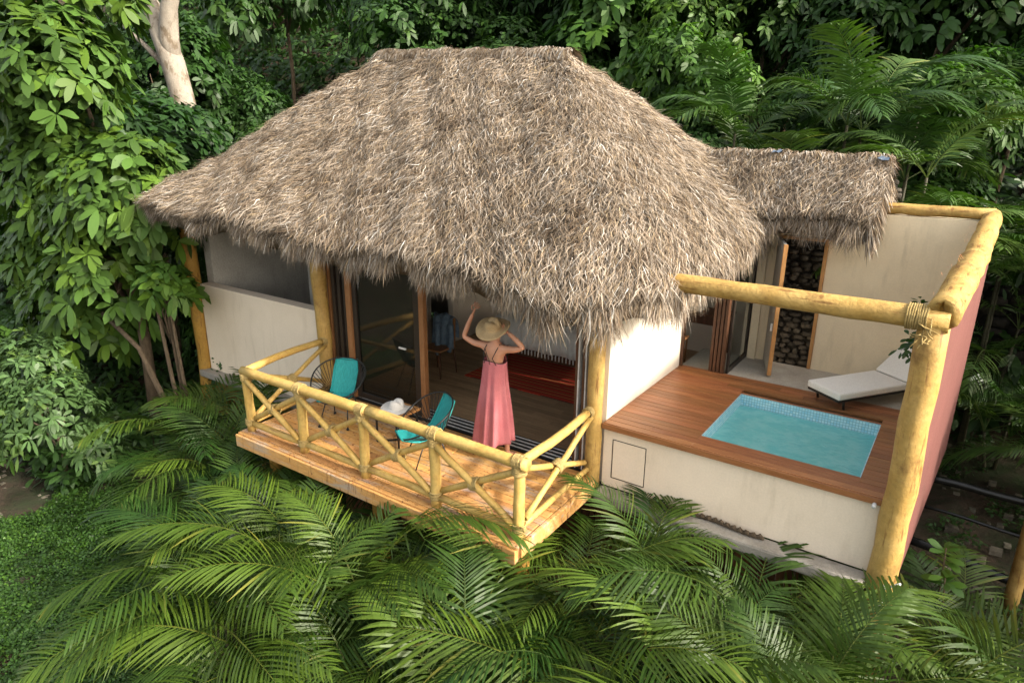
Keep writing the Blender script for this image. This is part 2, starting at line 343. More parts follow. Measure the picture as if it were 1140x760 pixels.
# walls
def wall(name, mat, fn, parent=villa, bevel=.006, label=None):
    mb = MB(); fn(mb); return mb.build(name, mat, parent, bevel=bevel, label=label)
XA, XB, XD = -7.48, -4.40, 2.97
wall('half_wall', 'cream', lambda m: m.box(XA, XB, 0, .2, -.31, 1.2), label='cream half wall of the open air bathroom')
wall('wall', 'greywall', lambda m: m.box(XA - .1, XA + .1, .21, 5, -.3, 2.9), label='grey plaster wall of the bathroom')
wall('wall', 'greywall', lambda m: m.box(XA + .1, -4.51, 2.3, 2.45, -.3, 2.9))
wall('wall', 'greywall', lambda m: m.box(XA + .1, -4.42, 5.0, 5.14, -.3, 2.6))
wall('wall', 'greywall', lambda m: m.box(-5.8, -5.68, .9, 2.3, -.3, 2.9))
wall('wall', 'greywall', lambda m: m.box(-4.5, -4.38, .22, 1.9, -.0, 2.9))
wall('wall', 'white', lambda m: m.box(-4.5, -4.38, 2.9, 5, 0, 3.0))
wall('wall', 'white', lambda m: (m.box(-4.4, .68, 5, 5.15, -.1, 1.15), m.box(-4.4, -3.9, 5, 5.15, 1.15, 2.6), m.box(.3, .68, 5, 5.15, 1.15, 2.6)), label='white back wall of the bedroom')  # unseen window opening added to let daylight into the dark room
wall('wall', 'white', lambda m: m.box(-.1, .1, .09, 2.28, -.1, 2.6), label='bright white side wall between bedroom and pool terrace')
wall('wall', 'white', lambda m: (m.box(.62, .72, 3.3, 5, -.1, 1.1), m.box(.62, .72, 3.3, 3.4, 1.1, 2.35), m.box(.62, .72, 4.9, 5, 1.1, 2.35)))  # unseen side window added here to brighten the bedroom
wall('wall', 'white', lambda m: m.box(.1, .68, 2.26, 2.33, -.1, .67))
wall('back_wall', 'cream_back', lambda m: (m.box(.72, .98, 3.24, 3.4, .4, 2.6), m.box(1.585, 3.18, 3.24, 3.4, .4, 2.79), m.box(.98, 1.585, 3.24, 3.4, 2.44, 2.6)), label='ochre plaster wall behind the lounger')
# floor boards of the bedroom
mb = MB(); y = .38
while y < 5:
    xx = -4.5 - random.uniform(0, 1)
    while xx < .66:
        L = random.uniform(1.2, 2.0); g = random.uniform(.75, 1.2); x0, x1 = max(xx, -4.37), min(xx + L, .6 if y > 2.35 else -.11)
        if x1 - x0 > .02: mb.box(x0 + .002, x1 - .002, y + .002, y + .123, -.05, random.uniform(0, .001), (g, g, g))
        xx += L
    y += .125
mb.build('bedroom_floor', 'floorwood', villa)
mb = MB().box(-7.4, -4.5, .2, 2.3, -.4, -.3); mb.build('bathroom_floor', 'concrete', villa)
mb = MB().box(-7.5, -.1, .12, 5, -.62, -.41); mb.build('floor_slab', 'concrete', villa)
# sliding track threshold
mb = MB().box(-4.3, -.12, .03, .37, -.06, .004); tr_ = mb.build('door_track', 'black', villa)
mb = MB()
for k in range(4): mb.box(-4.28, -.13, .075 + k * .08, .09 + k * .08, .004, .014)
mb.build('track_rail', 'alu', tr_)
# folded door stack at left, glass panel, frames
mb = MB()
for k, x in enumerate((-4.22, -4.13, -4.04)): mb.box(x, x + .06, .02 + .02 * k, .1 + .02 * k, .01, 2.7)
mb.build('door_stile', 'darkbronze', villa, bevel=.004)
mb = MB().box(-3.96, -3.86, .03, .1, .014, 2.7).box(-4.31, -4.27, .03, .1, .014, 2.7); mb.build('door_stile', 'midwood', villa, bevel=.004)
sd_ = MB().box(-3.86, -3.78, .06, .12, .015, 2.7).box(-2.72, -2.62, .06, .12, .015, 2.7).box(-3.78, -2.72, .065, .115, .015, .1).build('sliding_door', 'darkbronze', villa, bevel=.004)
MB().box(-3.78, -2.72, .085, .095, .1, 2.7).build('glass_pane', 'glass', sd_)
MB().box(-2.62, -2.54, .05, .125, .015, 2.7).build('door_edge', 'midwood', sd_, bevel=.004)
MB().box(-2.98, -2.86, .03, .055, .93, .955).build('door_handle', 'alu', sd_, bevel=.004)
mb = MB().box(-.20, -.165, .03, .36, .015, 2.6).box(-.29, -.255, .03, .36, .015, 2.6); mb.build('door_jamb', 'brownwood', villa, bevel=.004)
mb = MB().box(-.16, -.145, .02, .3, .015, 2.6).box(-.25, -.235, .02, .3, .015, 2.6); mb.build('jamb_trim', 'alu', villa)
# concrete ledge and slabs along the front
mb = MB().box(XA - .12, -4.36, -.16, .24, -.43, -.31); mb.build('concrete_ledge', 'concrete', villa, bevel=.02)
mb = MB().box(.10, 2.85, -.17, .04, -.225, -.09); mb.build('concrete_ledge', 'concrete', villa, bevel=.03, label='wide stained concrete ledge below the pool wall')
# slat screens under the floor
mb = MB(); x = XA
while x < -4.4:
    g = random.uniform(.7, 1.1); mb.box(x, x + .1, .02, .05, -2.3, -.435, (g, g, g)); x += .107
mb.build('under_screen', 'slat_gold', villa)
mb = MB(); x = -4.3
while x < 3.0:
    g = random.uniform(.55, 1.1); mb.box(x, x + .07, .06, .1, -2.3, -.26, (g, g, g)); x += .085
mb.build('under_screen', 'slat', villa)
# log posts
def log(mb, a, b, r0, r1=None, n=9, sides=14, lump=.035, bow=.02):
    a, b = V(*a), V(*b); r1 = r1 or r0; L = np.linalg.norm(b - a)
    off = rand_unit(1)[0] * bow * L * .25
    pts = [a + (b - a) * t + off * math.sin(t * PI) + rng.normal(size=3) * r0 * .05 for t in np.linspace(0, 1, n)]
    rr = [(r0 + (r1 - r0) * t) * (1 + random.uniform(-.04, .04)) for t in np.linspace(0, 1, n)]
    rr2 = [rr[0] * .8] + rr + [rr[-1] * .8]; pts = [pts[0]] + pts + [pts[-1]]
    mb.tube(pts, rr2, sides, lump=lump); return mb
log(MB(), (-7.6, -.02, -2.3), (-7.62, -.02, 2.35), .125, .115).build('post', 'log_dark', villa, label='amber log post at the left corner of the villa')
log(MB(), (-4.33, -.06, -.02), (-4.40, -.06, 2.35), .095, .11).build('post', 'log', villa, label='yellow log post between half wall and sliding door')
log(MB(), (.0, -.0, -.12), (.0, -.0, 2.35), .088, .09).build('post', 'log', villa, label='yellow log post right of the bedroom opening')

# ---- pine deck in front
deck = empty('timber_deck', (-2.1, -.8, -.3), 'golden pine plank deck jutting out in front of the bedroom', 'deck')
mb = MB(); y = -1.58
while y < -.02:
    w_ = .135; x0 = -4.23; cuts = sorted([random.uniform(-3.6, -.8) for _ in range(1)])
    for a_, b_ in zip([x0] + cuts, cuts + [.04]):
        g = random.uniform(.82, 1.15); mb.box(a_ + .002, b_ - .002 - random.uniform(0, .012), y + .003, min(y + w_ - .003, -.0), -.05, random.uniform(-.002, .001), (g, g * random.uniform(.95, 1.02), g * random.uniform(.88, 1.05)))
    y += w_
mb.build('deck_boards', 'pine', deck, bevel=.004)
mb = MB().box(-4.27, .07, -1.64, -1.585, -.17, .0).box(-4.28, .075, -1.675, -1.642, -.185, -.02)
mb.build('fascia', 'pine', deck, bevel=.01)
mb = MB().box(-4.28, -4.235, -1.58, 0, -.17, -.0); mb.build('fascia', 'pine', deck, bevel=.01)
mb = MB().box(.042, .09, -1.58, -.10, -.17, -.0); mb.build('fascia', 'pine', deck, bevel=.01)
mb = MB()
for x in (-4.1, -3.1, -2.1, -1.1, -.1): mb.box(x - .05, x + .05, -1.57, 0.0, -.2, -.055)
mb.build('joists', 'slat', deck)
for x in (-4.0, -2.1, -.1): log(MB(), (x, -1.3, -2.3), (x, -1.3, -.25), .09).build('support_post', 'log_dark', deck)
# ---- log railing
rail = empty('log_railing', (-2.1, -1.48, 0), 'yellow log railing with crossed braces around the pine deck', 'railing')
hR = .80; yF = -1.5; XL = [-4.16, -3.12, -2.08, -1.04, .0]
def lash(p, ax, r, w_=.09):
    p = V(*p); ax = norm(V(*ax)); mb = MB(); n = 7
    for k in range(n):
        t = (k / (n - 1) - .5) * w_; pts = []
        u = norm(np.cross(ax, V(.3, .5, .8))); v2 = np.cross(ax, u)
        for q in range(12):
            a = q / 12 * 2 * PI; pts.append(p + ax * t + (u * math.cos(a) + v2 * math.sin(a)) * r * random.uniform(.97, 1.06))
        mb.tube(pts, .0095, 5, closed=True)
    return mb.build('rope_lashing', 'rope', rail)
for k, x in enumerate(XL):
    log(MB(), (x, yF, -.0), (x, yF, hR - .02), .058, .054).build('post', 'log_pale', rail)
    lash((x, yF, hR - .06), (0, 0, 1), .066, .07); lash((x, yF, .13), (0, 0, 1), .064, .07)
log(MB(), (XL[0] - .06, yF, hR + .015), (-2.0, yF, hR + .03), .058, .062).build('top_rail', 'log_pale_x', rail)
log(MB(), (-2.05, yF - .0, hR + .03), (.09, yF, hR + .01), .06, .058).build('top_rail', 'log_pale_x', rail)
for x in XL[1:4]: lash((x, yF, hR + .02), (1, 0, 0), .067, .1)
for x0, x1 in zip(XL[:-1], XL[1:]):
    log(MB(), (x0 + .04, yF, .11), (x1 - .04, yF, .11), .04, n=6).build('bottom_rail', 'log_pale_x', rail)
    log(MB(), (x0 + .05, yF - .03, hR - .09), (x1 - .05, yF - .03, .16), .036, n=7).build('brace', 'log_pale', rail)
    log(MB(), (x0 + .05, yF + .03, .17), (x1 - .05, yF + .03, hR - .1), .036, n=7).build('brace', 'log_pale', rail)
    lash(((x0 + x1) / 2, yF, .425), (.8, 0, .25), .062, .09)
for x, xe, nm in ((XL[0], -4.30, 'l'), (XL[-1], -.02, 'r')):
    log(MB(), (x, yF + .0, hR + .02), (xe, -.11, hR + .03), .05, .045, bow=.08).build('top_rail', 'log_pale', rail)
    log(MB(), (x, yF + .06, .12), (xe, -.11, .12), .034, .03).build('bottom_rail', 'log_pale', rail)
    log(MB(), (x - .03, yF + .06, hR - .08), (xe - .03, -.12, .2), .032, bow=.05).build('brace', 'log_pale', rail)
    log(MB(), (x + .03, yF + .06, .2), (xe + .03, -.12, hR - .03), .032, bow=.05).build('brace', 'log_pale', rail)
    lash(((x + xe) / 2, (yF - .06) / 2, .46), (0, .9, .2), .064, .09)
    lash((xe, -.13, hR + .02), (0, 1, 0), .056, .06)
lash((.0, yF, hR + .02), (1, 0, 0), .068, .1)

# ---- pool terrace
terr = empty('pool_terrace', (1.5, 1.1, -.1), 'raised cream walled terrace with red brown planks around a plunge pool', 'terrace')
PX0, PX1, PY0, PY1 = 1.107, 2.62, .326, 1.745; ZP = .69
mb = MB().box(.10, 2.96, .04, .2, -.09, .653)
mb.build('front_wall', 'cream', terr, bevel=.004, label='cream front wall of the pool terrace')
mb = MB().box(2.80, 2.96, .2, 3.24, -.09, .653).box(.10, .26, .2, 2.2, -.09, .653); mb.build('side_wall', 'cream', terr)
mb = MB(); px = [(.36, -.03), (.36, .5)]
ap = MB().box(.225, .60, .036, .05, .04, .49).build('access_panel', 'cream', terr, bevel=.003)
mb = MB().box(.212, .221, .0375, .05, .03, .50).box(.604, .613, .0375, .05, .03, .50).box(.221, .604, .0375, .05, .494, .503).box(.221, .604, .0375, .05, .027, .036)
mb.build('panel_gap', 'mortar', ap)
mb = MB(); y = .01; pw = .105
def plank(x0, x1, y0, y1):
    g = random.uniform(.8, 1.2); mb.box(x0 + .001, x1 - .001, y0 + .0025, y1 - .0025, .655, ZP + random.uniform(-.001, .001), (g, g * random.uniform(.9, 1.06), g))
rows = [.005 + k * .1045 for k in range(22)]
for y in rows:
    y1 = y + .1045; segs = [(.105, 2.955)]
    if y1 > PY0 - .05 and y < PY1 + .05:
        segs = [(.105, PX0 - .012), (PX1 + .012, 2.955)]
        if y < PY0 - .012 < y1: mb_y = PY0 - .012; plank(PX0 - .012, PX1 + .012, y, mb_y)
        if y < PY1 + .012 < y1: plank(PX0 - .012, PX1 + .012, PY1 + .012, y1)
    for a_, b_ in segs:
        if b_ - a_ > 1.6: c_ = random.uniform(a_ + .5, b_ - .5); plank(a_, c_, y, y1); plank(c_, b_, y, y1)
        else: plank(a_, b_, y, y1)
mb.build('deck_planks', 'ipe', terr, bevel=.002)
MB().box(.09, 2.965, -.012, .004, .62, .682).build('edge_board', 'ipe', terr, bevel=.003)
mb = MB().box(.10, 2.955, 2.31, 3.24, .45, .665).box(.10, 2.955, 2.19, 2.31, .45, .65); mb.build('patio_floor', 'patio', terr)
pool = empty('plunge_pool', (1.86, 1.03, -.05), 'small rectangular plunge pool with turquoise water and pale blue mosaic rim', 'pool')
def quad_uv(name, pts, uv, mat, parent):
    me = bpy.data.meshes.new(name); me.from_pydata([tuple(p) for p in pts], [], [(0, 1, 2, 3)]); me.update()
    u = me.uv_layers.new(name='UVMap')
    for l, t_ in zip(u.data, uv): l.uv = t_
    return link(name, me, mat, parent)
mb = MB(); vs = []; uvs = []
ring = [(PX0, PY0), (PX1, PY0), (PX1, PY1), (PX0, PY1)]; me = bpy.data.meshes.new('mosaic_wall'); fs = []; d0 = 0; zt, zb = .675, -.05
t2 = .03
inn = ring; outr = [(PX0 - t2, PY0 - t2), (PX1 + t2, PY0 - t2), (PX1 + t2, PY1 + t2), (PX0 - t2, PY1 + t2)]
for k in range(4):
    a_, b_ = inn[k], inn[(k + 1) % 4]; L = math.dist(a_, b_); n = len(vs)
    vs += [(*b_, zb), (*a_, zb), (*a_, zt), (*b_, zt)]; uvs += [(d0 + L, zb), (d0, zb), (d0, zt), (d0 + L, zt)]; fs.append((n, n + 1, n + 2, n + 3)); 
    ao, bo = outr[k], outr[(k + 1) % 4]; n = len(vs)
    vs += [(*a_, zt), (*ao, zt), (*bo, zt), (*b_, zt)]; uvs += [(d0, 0), (d0, t2), (d0 + L, t2), (d0 + L, 0)]; fs.append((n, n + 1, n + 2, n + 3)); n = len(vs)
    vs += [(*ao, zb), (*bo, zb), (*bo, zt), (*ao, zt)]; uvs += [(0, 0)] * 4; fs.append((n, n + 1, n + 2, n + 3)); d0 += L
me.from_pydata(vs, [], fs); me.update(); u = me.uv_layers.new(name='UVMap')
for l, t_ in zip(u.data, uvs): l.uv = t_
link('mosaic_wall', me, 'tile', pool)
MB().box(PX0 - .02, PX1 + .02, PY0 - .02, PY1 + .02, -.1, -.05).build('pool_floor', 'poolfloor', pool)
MB().add([(PX0 + .001, PY0 + .001, .535), (PX1 - .001, PY0 + .001, .535), (PX1 - .001, PY1 - .001, .535), (PX0 + .001, PY1 - .001, .535)], [(0, 1, 2, 3)]).build('water', 'water', pool)
# ---- right side wall and log frame
pw_ = empty('privacy_wall', (3.1, 1.6, -.1), 'rose pink outer wall along the right side of the terrace', 'wall')
pts = [(2.975, .02), (3.075, .02), (3.30, 3.42), (3.19, 3.42)]
MB().prism([(3.01, .02), (3.075, .02), (3.30, 3.42), (3.24, 3.42)], -.12, [2.33, 2.33, 2.76, 2.76]).build('outer_face', 'pink', pw_)
MB().prism([(2.962, .02), (3.01, .02), (3.24, 3.42), (3.185, 3.42)], -.12, [2.33, 2.33, 2.76, 2.76]).build('inner_face', 'cream_back', pw_)
perg = empty('log_pergola', (2.97, 0, -2.3), 'thick yellow log frame standing over the pool terrace', 'frame')
log(MB(), (2.94, -.02, -2.2), (2.965, -.02, 2.36), .132, .116, n=16, sides=20, lump=.03).build('post', 'log', perg, label='thick yellow corner post in front of the pool')
log(MB(), (.44, -.07, 2.38), (3.06, -.05, 2.37), .085, .095, n=12, sides=16).build('beam', 'log_x', perg, label='yellow log beam spanning above the pool')
log(MB(), (3.0, -.1, 2.42), (3.24, 3.42, 2.83), .125, .10, n=16, sides=18, lump=.05, bow=.05).build('beam', 'log_y', perg, label='thick peeling log along the top of the pink wall')
log(MB(), (1.95, 3.3, 2.86), (3.26, 3.3, 2.87), .07, .065, n=8).build('beam', 'log_x', perg, label='thin log along the top of the back wall')
mb = MB()
for k in range(9):
    t = (k - 4) * .017; pts = [(2.84 + t + random.uniform(-.004, .004), -.05 + math.cos(a) * .103, 2.37 + math.sin(a) * .103) for a in np.linspace(0, 2 * PI, 12)[:-1]]
    mb.tube(pts, .009, 5, closed=True)
for k in range(14):
    a = random.uniform(-.5, 3); p = V(2.93, -.18, 2.26) + rng.normal(size=3) * .05; mb.tube([p, p + rng.normal(size=3) * .03, p + rng.normal(size=3) * .045], .005, 4)
mb.build('rope_binding', 'rope', perg)
mb = MB(); bk = []
for k in range(60):
    t = random.uniform(.02, .7); c = V(3.0, -.1, 2.42) * (1 - t) + V(3.24, 3.42, 2.83) * t; a = random.uniform(.3, 2.6)
    p = c + V(math.cos(a) * .15, 0, math.sin(a) * .15); d = V(random.uniform(-.4, .4), random.uniform(-.6, .6), .4) * random.uniform(.04, .09)
    mb.add([p, p + V(.0, .02, .0), p + d + V(0, .02, 0), p + d], [(0, 1, 2, 3)])
mb.build('peeling_bark', surf('red_bark_flakes', (.5, .16, .06), (.4, .26, .12), .8, 20), perg)
# white pipe bracket, drain stub
mb = MB().tube([(3.0, -.215, -.34), (3.0, -.215, -.02)], .018, 8).tube([(2.99, -.215, -.06), (3.12, -.215, .05)], .012, 8); mb.build('pipe_bracket', 'pvc', perg)
MB().tube([(2.80, -.07, .625), (2.80, .03, .625)], .018, 10).build('drain_spout', 'alu', terr)
# ---- back doorway and folding doors at the terrace
mb = MB().box(.98, 1.02, 3.20, 3.235, .67, 2.43).box(1.545, 1.585, 3.20, 3.235, .67, 2.43).box(1.02, 1.545, 3.20, 3.235, 2.39, 2.43); mb.build('door_frame', 'orangewood', villa, bevel=.003, label='honey coloured frame of the back doorway')
a_, b_ = V(.985, 3.19, 0), V(1.2, 2.6, 0); d = norm(b_ - a_)
dl = MB().bar(a_ + V(0, 0, 1.55), b_ + V(0, 0, 1.55), .035, 1.72, c=(.6, .6, .6)).build('open_door', 'greywall', villa, label='open door leaf beside the stone doorway')
e_ = b_ + d * .018; MB().bar(e_ + V(0, 0, .69), e_ + V(0, 0, 2.41), .05, .036, up=tuple(d)).build('door_edge', 'orangewood', dl, bevel=.003)
MB().bar(a_ + d * .03 + V(.022, 0.01, .69), a_ + d * .03 + V(.022, .01, 2.41), .01, .06, up=tuple(d)).build('door_stile', 'midwood', dl)
q = b_ - d * .05 + V(-.03, -.01, 1.33); MB().box(q[0] - .012, q[0] + .012, q[1] - .03, q[1] + .03, 1.28, 1.38).build('door_handle', 'alu', dl)
mb = MB()
for k in range(4): x = .50 + k * .05; mb.box(x, x + .038, 2.27, 2.34 + k * .01, .67, 2.25)
mb.build('folding_door', 'brownwood', villa, bevel=.004)
mb = MB()
for k in range(4): x = .505 + k * .05; mb.bar((x, 2.2, .672), (x + .03, 2.27, .672), .012, .006)
mb.build('track_rail', 'alu', villa)
gd = MB().box(.70, .73, 2.36, 2.42, .67, 2.4).box(.70, .73, 3.16, 3.23, .67, 2.4).box(.70, .73, 2.42, 3.16, .67, .74).build('terrace_door', 'darkbronze', villa, bevel=.003)
MB().box(.712, .72, 2.42, 3.16, .74, 2.4).build('glass_pane', 'clearglass', gd)
MB().box(.1, .14, 2.25, 2.29, .67, 2.3).build('door_jamb', 'brownwood', villa, bevel=.003)
MB().box(.745, .85, 3.19, 3.236, .66, 2.45).build('door_post', 'cream_back', villa)
# ---- stone walls
def stone_wall(name, x0, x1, y, z0, z1, label, sz=.17, gm=1.0):
    o = MB().box(x0, x1, y + .05, y + .35, z0, z1).build(name, 'mortar'); tag(o, label, 'wall'); mb = MB(); z = z0 + sz * .3
    while z < z1:
        x = x0 + random.uniform(0, sz)
        while x < x1:
            w_ = sz * random.uniform(.6, 1.5); h = sz * random.uniform(.45, .75); c = V(x + w_ / 2, y + .04, z + random.uniform(-.03, .03)); g = random.uniform(.25, .9) * gm
            vs = []; fs = []; nu, nv = 8, 5
            for i in range(nv + 1):
                for j in range(nu):
                    a = j / nu * 2 * PI; b2 = (i / nv - .5) * PI
                    rr = 1 + random.uniform(-.12, .12); p = V(math.cos(b2) * math.cos(a), math.cos(b2) * math.sin(a), math.sin(b2))
                    p = np.sign(p) * np.abs(p) ** .7; vs.append(c + p * V(w_ / 2, .07, h / 2) * rr)
            for i in range(nv):
                for j in range(nu): fs.append((i * nu + j, i * nu + (j + 1) % nu, (i + 1) * nu + (j + 1) % nu, (i + 1) * nu + j))
            mb.add(vs, fs, (g, g * .95, g * .88), True); x += w_ + .02
        z += sz * .62
    mb.build('stones', 'stone', o); return o
stone_wall('stone_wall', .5, 2.1, 4.4, -.1, 3.1, 'dark fieldstone wall seen through the back doorway', .13, .75)
stone_wall('stone_wall', 3.2, 7.5, 8.3, -2.0, 1.1, 'shaded fieldstone retaining wall under the palms at the right', .3, .6)
MB().box(.72, 2.0, 3.41, 4.44, -.3, -.1).build('passage_floor', 'concrete', villa)

# ------------------------------------------------------------------ thatch
def ring_pt(s, t, R, ins):
    """rounded rectangle ring: s in [0,1) round, t 0 eave..1 ridge"""
    x0 = R['x0'] + (R['rx0'] - R['x0']) * t; x1 = R['x1'] + (R['rx1'] - R['x1']) * t
    y0 = R['y0'] + (R['ry'] - .06 - R['y0']) * t; y1 = R['y1'] + (R['ry'] + .06 - R['y1']) * t
    r = R['r'] * (1 - t) + .04
    fr = np.array([0, .30, .36, .48, .54, .80, .86, .95, 1.0])       # front, corner, right, corner, back, corner, left, corner
    k = np.clip(np.searchsorted(fr, s, 'right') - 1, 0, 7); u = (s - fr[k]) / (fr[k + 1] - fr[k])
    px = np.zeros_like(t * s); py = np.zeros_like(px)
    a = u * PI / 2
    conds = [
        (0, x0 + r + (x1 - x0 - 2 * r) * u, y0), (1, x1 - r + r * np.sin(a), y0 + r - r * np.cos(a)),
        (2, x1, y0 + r + (y1 - y0 - 2 * r) * u), (3, x1 - r + r * np.cos(a), y1 - r + r * np.sin(a)),
        (4, x1 - r - (x1 - x0 - 2 * r) * u, y1), (5, x0 + r - r * np.sin(a), y1 - r + r * np.cos(a)),
        (6, x0, y1 - r - (y1 - y0 - 2 * r) * u), (7, x0 + r - r * np.cos(a), y0 + r - r * np.sin(a))]
    for kk, X, Y in conds:
        m_ = k == kk; px = np.where(m_, X, px); py = np.where(m_, Y, py)
    zr = R['z1'] + (R['z1b'] - R['z1']) * np.clip((px - R['rx0']) / (R['rx1'] - R['rx0']), 0, 1)
    g = t + R['bulge'] * np.sin(PI * t)
    z = R['z0'] + (zr - R['z0']) * g
    z = z - (.16 - .10 * (py < 0) * np.clip((-px - .1) / .8, 0, 1)) * np.exp(-t / .05) +   .28 * np.clip((-px - .8) / 6.5, 0, 1) * np.exp(-t / .22) + .42 * np.clip((py - 1.4) / 2.4, 0, 1) * np.clip((px + 1.2) / 1.5, 0, 1) * np.exp(-t / .3) + .035 * np.sin(px * 2.1 + py * 1.3) + .03 * np.sin(px * 4.3 - py * 3.7 + 1) + .02 * np.sin(px * 9 + py * 8)
    return np.stack([px, py, z], -1)
MAIN = dict(x0=-7.85, x1=.85, y0=-.98, y1=5.6, rx0=-5.15, rx1=-1.85, ry=2.3, z0=2.42, z1=4.76, z1b=4.64, r=1.0, bulge=.0)
roof = empty('thatch_roof_root', (0, 0, 0), None, None); bpy.data.objects.remove(roof)
def surf_grid(R, ns=220, ntt=40, th=.2):
    s = np.linspace(0, 1, ns, endpoint=False); t = np.linspace(0, 1, ntt)
    S, T = np.meshgrid(s, t); P = ring_pt(S, T, R, 0).reshape(-1, 3)
    a = (np.arange(ntt - 1)[:, None] * ns + np.arange(ns)[None]).ravel(); b_ = (np.arange(ntt - 1)[:, None] * ns + (np.arange(ns)[None] + 1) % ns).ravel()
    q = np.stack([a, b_, b_ + ns, a + ns], -1)
    low = P[:ns] * 1.0; low[:, 2] -= th; cx = (R['x0'] + R['x1']) / 2; cy = (R['y0'] + R['y1']) / 2
    low[:, 0] += (cx - low[:, 0]) * .02; low[:, 1] += (cy - low[:, 1]) * .03
    n0 = len(P); P2 = np.concatenate([P, low]); a = np.arange(ns); b2 = (a + 1) % ns
    q2 = np.stack([a, n0 + a, n0 + b2, b2], -1)
    # underside rising to near the ridge
    und = ring_pt(s, np.full(ns, .85), R, 0); und[:, 2] -= .35; n1 = len(P2); P3 = np.concatenate([P2, und])
    q3 = np.stack([n0 + a, n1 + a, n1 + b2, n0 + b2], -1)
    return P3, np.concatenate([q, q2, q3])
P, Q = surf_grid(MAIN); P[:, 2] -= .02
ro = link('thatched_roof', npmesh('thatched_roof', P, Q, np.ones((len(P), 3)), True), 'thatch_core', villa)
def strand_cols(n):
    pal = np.array([(.46, .37, .28), (.36, .28, .20), (.54, .47, .385), (.27, .19, .12), (.16, .11, .07), (.72, .68, .61), (.44, .33, .20)])
    w_ = np.array([.25, .23, .11, .17, .13, .025, .085]); c = pal[rng.choice(7, n, p=w_)]
    return c * rng.uniform(.80, 1.2, (n, 1)) * np.array([[1.05, 1.08, 1.13]])
def frame_at(fn, s, t, e=1e-3):
    P = fn(s, t); dt = fn(s, np.clip(t - e, 0, 1)) - fn(s, np.clip(t + e, 0, 1)); ds = fn((s + e) % 1, t) - fn((s - e) % 1, t)
    down = norm(dt); al = norm(ds); nr = norm(np.cross(al, -down)); nr *= np.where(nr[:, 2:3] < 0, -1, 1)
    jac = np.linalg.norm(np.cross(ds, dt), axis=-1); return P, down, al, nr, jac
def thatch(fn, n, lmin=.10, lmax=.23, keep=None, wmin=.0035, wmax=.009, tmax=1.0):
    s = rng.uniform(0, 1, n * 3); t = rng.uniform(0, tmax, n * 3); P, dn, al, nr, jac = frame_at(fn, s, t)
    ok = rng.uniform(0, 1, len(s)) < jac / np.percentile(jac, 99)
    if keep is not None: ok &= keep(P)
    idx = np.where(ok)[0][:n]; P, dn, al, nr, s, t = P[idx], dn[idx], al[idx], nr[idx], s[idx], t[idx]; m_ = len(idx)
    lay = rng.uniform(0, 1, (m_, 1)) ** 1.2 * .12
    side = rng.normal(0, .40, (m_, 1)) + .25 * np.sin(P[:, :1] * 3 + P[:, 2:] * 4)
    D = norm(dn + al * side + nr * rng.uniform(.02, .30, (m_, 1)))
    Wd = norm(np.cross(D, nr) + nr * rng.normal(0, .5, (m_, 1)))
    B = nr * rng.normal(-.12, .22, (m_, 1)) + al * rng.normal(0, .28, (m_, 1)) + np.array([0, 0, -.08])
    L = rng.uniform(lmin, lmax, m_); W = rng.uniform(wmin, wmax, m_)
    C = strand_cols(m_) * (.26 + .78 * lay / .12)  # shade of the gaps put into the colour: deeper strands darker
    curl = al * rng.normal(0, .07, (m_, 1)) + nr * rng.normal(0, .05, (m_, 1))
    return ribbons(P + nr * (lay - .01) - D * L[:, None] * .3, D, Wd, B, L, W, [.7, 1, .8, .45, .08], C, curl=curl)
def fringe(fn, n, th, lmin=.18, lmax=.42, keep=None, srange=(0, 1)):
    s = rng.uniform(*srange, n); t = rng.uniform(0, .02, n); P, dn, al, nr, jac = frame_at(fn, s, np.maximum(t, .002))
    if keep is not None:
        k = keep(P); P, dn, al, nr = P[k], dn[k], al[k], nr[k]
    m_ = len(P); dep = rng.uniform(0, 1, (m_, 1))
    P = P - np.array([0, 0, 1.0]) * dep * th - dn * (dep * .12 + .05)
    D = norm(dn * (1.0 - .35 * dep) + np.array([0, 0, -.55]) * rng.uniform(.3, 1.4, (m_, 1)) + al * rng.normal(0, .33, (m_, 1)))
    B = np.array([0, 0, -1.0]) * rng.uniform(.1, .45, (m_, 1)) + al * rng.normal(0, .15, (m_, 1))
    clump = .75 + .35 * np.sin(P[:, 0] * 9 + P[:, 1] * 7) * np.sin(P[:, 0] * 3.1 - P[:, 1] * 5)
    L = rng.uniform(lmin, lmax, m_) * clump * (1 - .3 * np.clip((-P[:, 0] - 4) / 3, 0, 1)) * (1 - .2 * (P[:, 1] < 0) * np.clip((-P[:, 0] - .1) / .8, 0, 1)); W = rng.uniform(.007, .014, m_)
    Wd = norm(np.cross(D, nr) + nr * rng.normal(0, .5, (m_, 1)))
    return ribbons(P, D, Wd, B, L, W, [.8, 1, .8, .45, .06], strand_cols(m_) * (1.08 - .35 * dep), curl=al * rng.normal(0, .035, (m_, 1)))  # strands deeper under the eave coloured darker, as painted shade
fm = lambda s, t: ring_pt(s, t, MAIN, 0)
vis = lambda P: (P[:, 1] < 3.4 + .0 * P[:, 0]) | (P[:, 0] > -2) | (rng.uniform(0, 1, len(P)) < .35)
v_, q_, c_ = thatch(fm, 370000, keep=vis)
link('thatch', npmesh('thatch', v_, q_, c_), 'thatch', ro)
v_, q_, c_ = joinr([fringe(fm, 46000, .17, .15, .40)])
link('eave_fringe', npmesh('eave_fringe', v_, q_, c_), 'thatch', ro)
